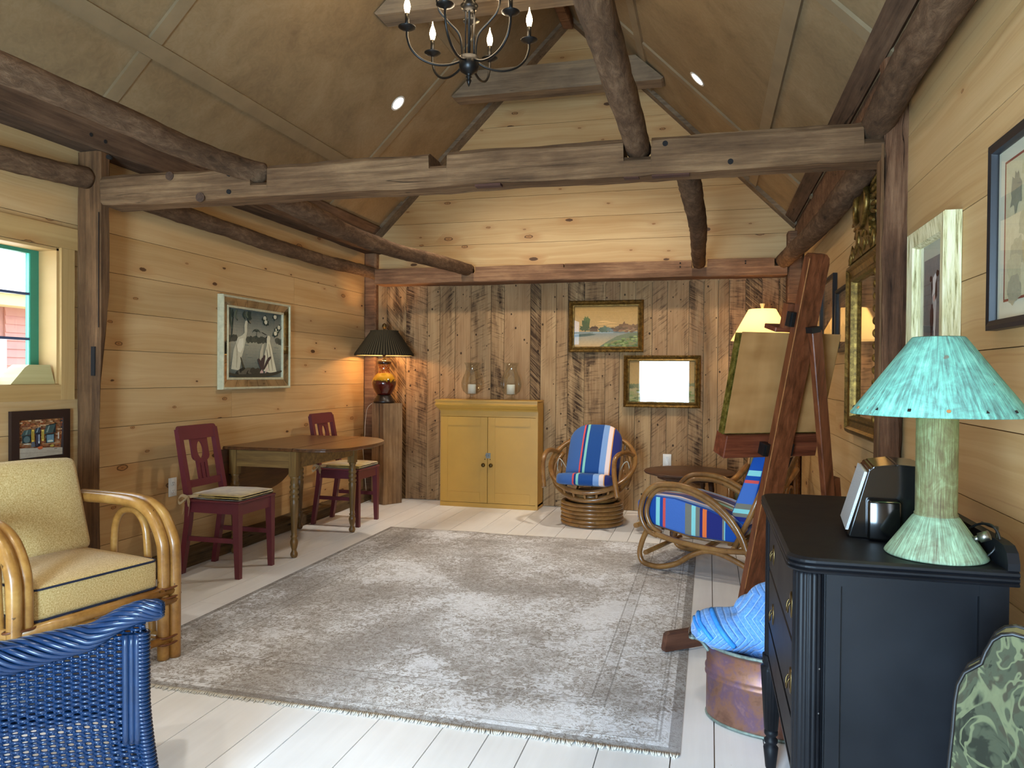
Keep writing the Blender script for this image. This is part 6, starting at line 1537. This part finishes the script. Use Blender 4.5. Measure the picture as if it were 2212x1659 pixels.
mi, w2, h2 = wall_pic('tall gilt mirror with carved sunburst crest on the right wall', 3.80, 4.665, .985, 1.935, M['gilt'], [(0, .001), (0, .030), (.012, .048), (.030, .055), (.042, .040), (.070, .030), (.085, .040), (.098, .038), (.105, .018), (.105, .001)], 'wall_mirror', 'mirror')
m = MB(); m.bb(-.012, -.008, -w2+.10, w2-.10, -h2+.10, h2-.10); m.build('mirror_glass', M['mirror'], mi)
for s in (-1,):
    for k in range(14):
        z = -h2+.12+k*(2*h2-.2)/13; m = MB(Matrix.Translation((-.055, s*(w2-.022), z))); m.lathe([(.002, -.022), (.014, -.012), (.017, 0), (.014, .012), (.002, .022)], 10, sx=.8); m.build('bead', M['gilt'], mi)
# crest: shield, oval and rays
m = MB()
cr = [(-.26, 0), (.26, 0), (.24, .045), (.20, .02), (.17, .07), (.12, .05), (.115, .12), (.09, .20), (.06, .15), (-.06, .15), (-.09, .20), (-.115, .12), (-.12, .05), (-.17, .07), (-.20, .02), (-.24, .045)]
m.prism([(y*1.5, z+h2) for y, z in cr], 'x', -.045, -.012); m.build('crest', M['gilt'], mi)
for k in range(12):
    y = -.20+.4*k/11; z = h2+.02+.10*abs(math.cos(k*1.3))*(1-abs(y)/.25); m = MB(Matrix.Translation((-.046, y*1.5, z)) @ Matrix.Rotation(k*.9, 4, 'X')); m.lathe([(.002, -.045), (.013, -.02), (.018, .01), (.010, .035), (.002, .045)], 8, sx=.7); m.build('carved_leaf', M['gilt'], mi)
oc = h2+.255
m = MB(); m.tube([Vector((-.052, 0.15*math.cos(a), oc+.105*math.sin(a))) for a in [2*PI*k/32 for k in range(32)]], .016, 8, closed=True); m.build('oval_ring', M['gilt'], mi)
m = MB(); m.prism(EL(0, oc, .15, .105, 24), 'x', -.042, -.012); m.build('oval_panel', M['gilt_dark'], mi)
for k in range(26):
    a = 2*PI*k/26; L0 = 1.0+.25*(k % 2); c, s_ = math.cos(a), math.sin(a)
    if -2.0 < a-PI*1.5 < -9: continue
    p = Vector((-.030, .165*c, oc+.120*s_)); q = Vector((-.034, (.165+.14*L0)*c, oc+(.120+.058*L0)*s_)); m = MB(); m.tube([p, (p+q)/2, q], [.008, .014, .007], 8); m.build('ray', M['gilt'], mi)

# ================================================================== CHANDELIER
ch = thing('chandelier', 'black iron candle chandelier with lit flame bulbs hanging from the ridge', 'chandelier', (-1.345, 4.2, 3.05))
C0 = at_y(1013, 137, 4.2); ch.location = C0
m = MB(); m.lathe([(.002, -.135), (.010, -.115), (.016, -.100), (.009, -.088), (.020, -.080), (.012, -.072), (.024, -.062), (.05, -.045), (.058, -.02), (.058, .035), (.02, .042), (.012, .05)], 28); m.build('hub', M['black_metal'], ch)
zt = RIDGE_Z-.165-C0.z
m = MB(); m.tube([(0, 0, .04), (0, 0, zt)], .008, 10); m.lathe([(.012, .30), (.045, .315), (.052, .335), (.03, .36), (.045, .38), (.014, .40)], 20); m.lathe([(.012, zt-.05), (.06, zt-.02), (.06, zt)], 20); m.build('stem', M['black_metal'], ch)
m = MB(); m.tube([(-.022, 0, .04), (-.022, 0, zt-.02)], .004, 8); m.tube([(.03, .0, .04), (.03, .0, .31)], .005, 8); m.build('stem_rods', M['black_metal'], ch)
def candle(a, r, z, lit=True):
    c = Vector((r*math.cos(a), r*math.sin(a), z))
    m = MB(); m.lathe([(.006, -.02), (.010, -.012), (.030, -.006), (.050, .006), (.051, .009), (.03, .003), (.012, .004)], 20, c); m.build('drip_cup', M['black_metal'], ch)
    m = MB(); m.lathe([(.0125, .0), (.0125, .085)], 14, c); sl = m.build('candle_sleeve', M['black_metal'], ch)
    m = MB(); m.lathe([(.010, .085), (.013, .095), (.0185, .118), (.019, .130), (.014, .152), (.007, .170), (.003, .188), (.0015, .200)], 14, c); m.build('flame_bulb', M['bulb_hot'], sl)
for k in range(6):
    a = math.radians(27+60*k); d = Vector((math.cos(a), math.sin(a), 0)); zc = .165
    m = MB(); m.tube(crom([d*.055+V(0, 0, .005), d*.12+V(0, 0, -.02), d*.20+V(0, 0, -.025), d*.28+V(0, 0, .0), d*.335+V(0, 0, .05), d*.358+V(0, 0, .11), d*.36+V(0, 0, zc-.015)], 6), .0075, 8); m.build('arm', M['black_metal'], ch)
    candle(a, .36, zc)
for k in range(3):
    a = math.radians(105+120*k); d = Vector((math.cos(a), math.sin(a), 0)); zc = .335
    m = MB(); m.tube(crom([d*.045+V(0, 0, .03), d*.05+V(0, 0, .10), d*.07+V(0, 0, .16), d*.13+V(0, 0, .205), d*.185+V(0, 0, .25), d*.205+V(0, 0, .29), d*.207+V(0, 0, zc-.015)], 6), .0065, 8); m.build('arm', M['black_metal'], ch)
    candle(a, .207, zc)
add_light('chandelier_light', 'POINT', (C0.x, C0.y, C0.z+.30), 12, (1.0, .78, .52), shadow_soft_size=.22)

# ================================================================== DOWNLIGHTS
for i, (side, x, y, lb) in enumerate((('L', -2.55, 5.872, 'round lit downlight on the left slope of the ceiling'), ('R', -.113, 5.859, 'round lit downlight on the right slope of the ceiling'), ('L', -2.35, 1.0, 'added fill downlight on the left slope, out of view overhead'), ('R', -.313, 1.0, 'added fill downlight on the right slope, out of view overhead'), ('L', -2.55, -.4, 'added fill downlight on the left slope behind the camera'), ('R', -.113, -.4, 'added fill downlight on the right slope behind the camera'))):
    p = slope_pt(side, x, y, .0005); nrm = Vector((1, 0, -1)).normalized() if side == 'L' else Vector((-1, 0, -1)).normalized()
    dl = thing('downlight', lb, 'light', p); dl.rotation_euler = nrm.to_track_quat('Z', 'Y').to_euler()
    m = MB(); m.lathe([(.055, 0), (.072, 0), (.072, .004), (.068, .007), (.056, .004)], 28, cap=False); m.build('trim_ring', M['white_plastic'], dl)
    m = MB(); m.lathe([(.0, .0015), (.056, .0015)], 24, cap=False); m.build('lens', M['spot_face'], dl)
    if y > 3: add_light('downlight_beam', 'SPOT', p+nrm*.03, 125, (1.0, .89, .74), target=p+nrm*.6+Vector((0, .16, -.55)), spot_size=math.radians(128), spot_blend=1.0, shadow_soft_size=.09)
    else: add_light('downlight_beam', 'SPOT', p+nrm*.03, 110, (1.0, .95, .88), target=p+Vector((0, .28, -1)), spot_size=math.radians(84), spot_blend=1.0, shadow_soft_size=.09)  # beams of the added out-of-view downlights, brightening the near floor and rug
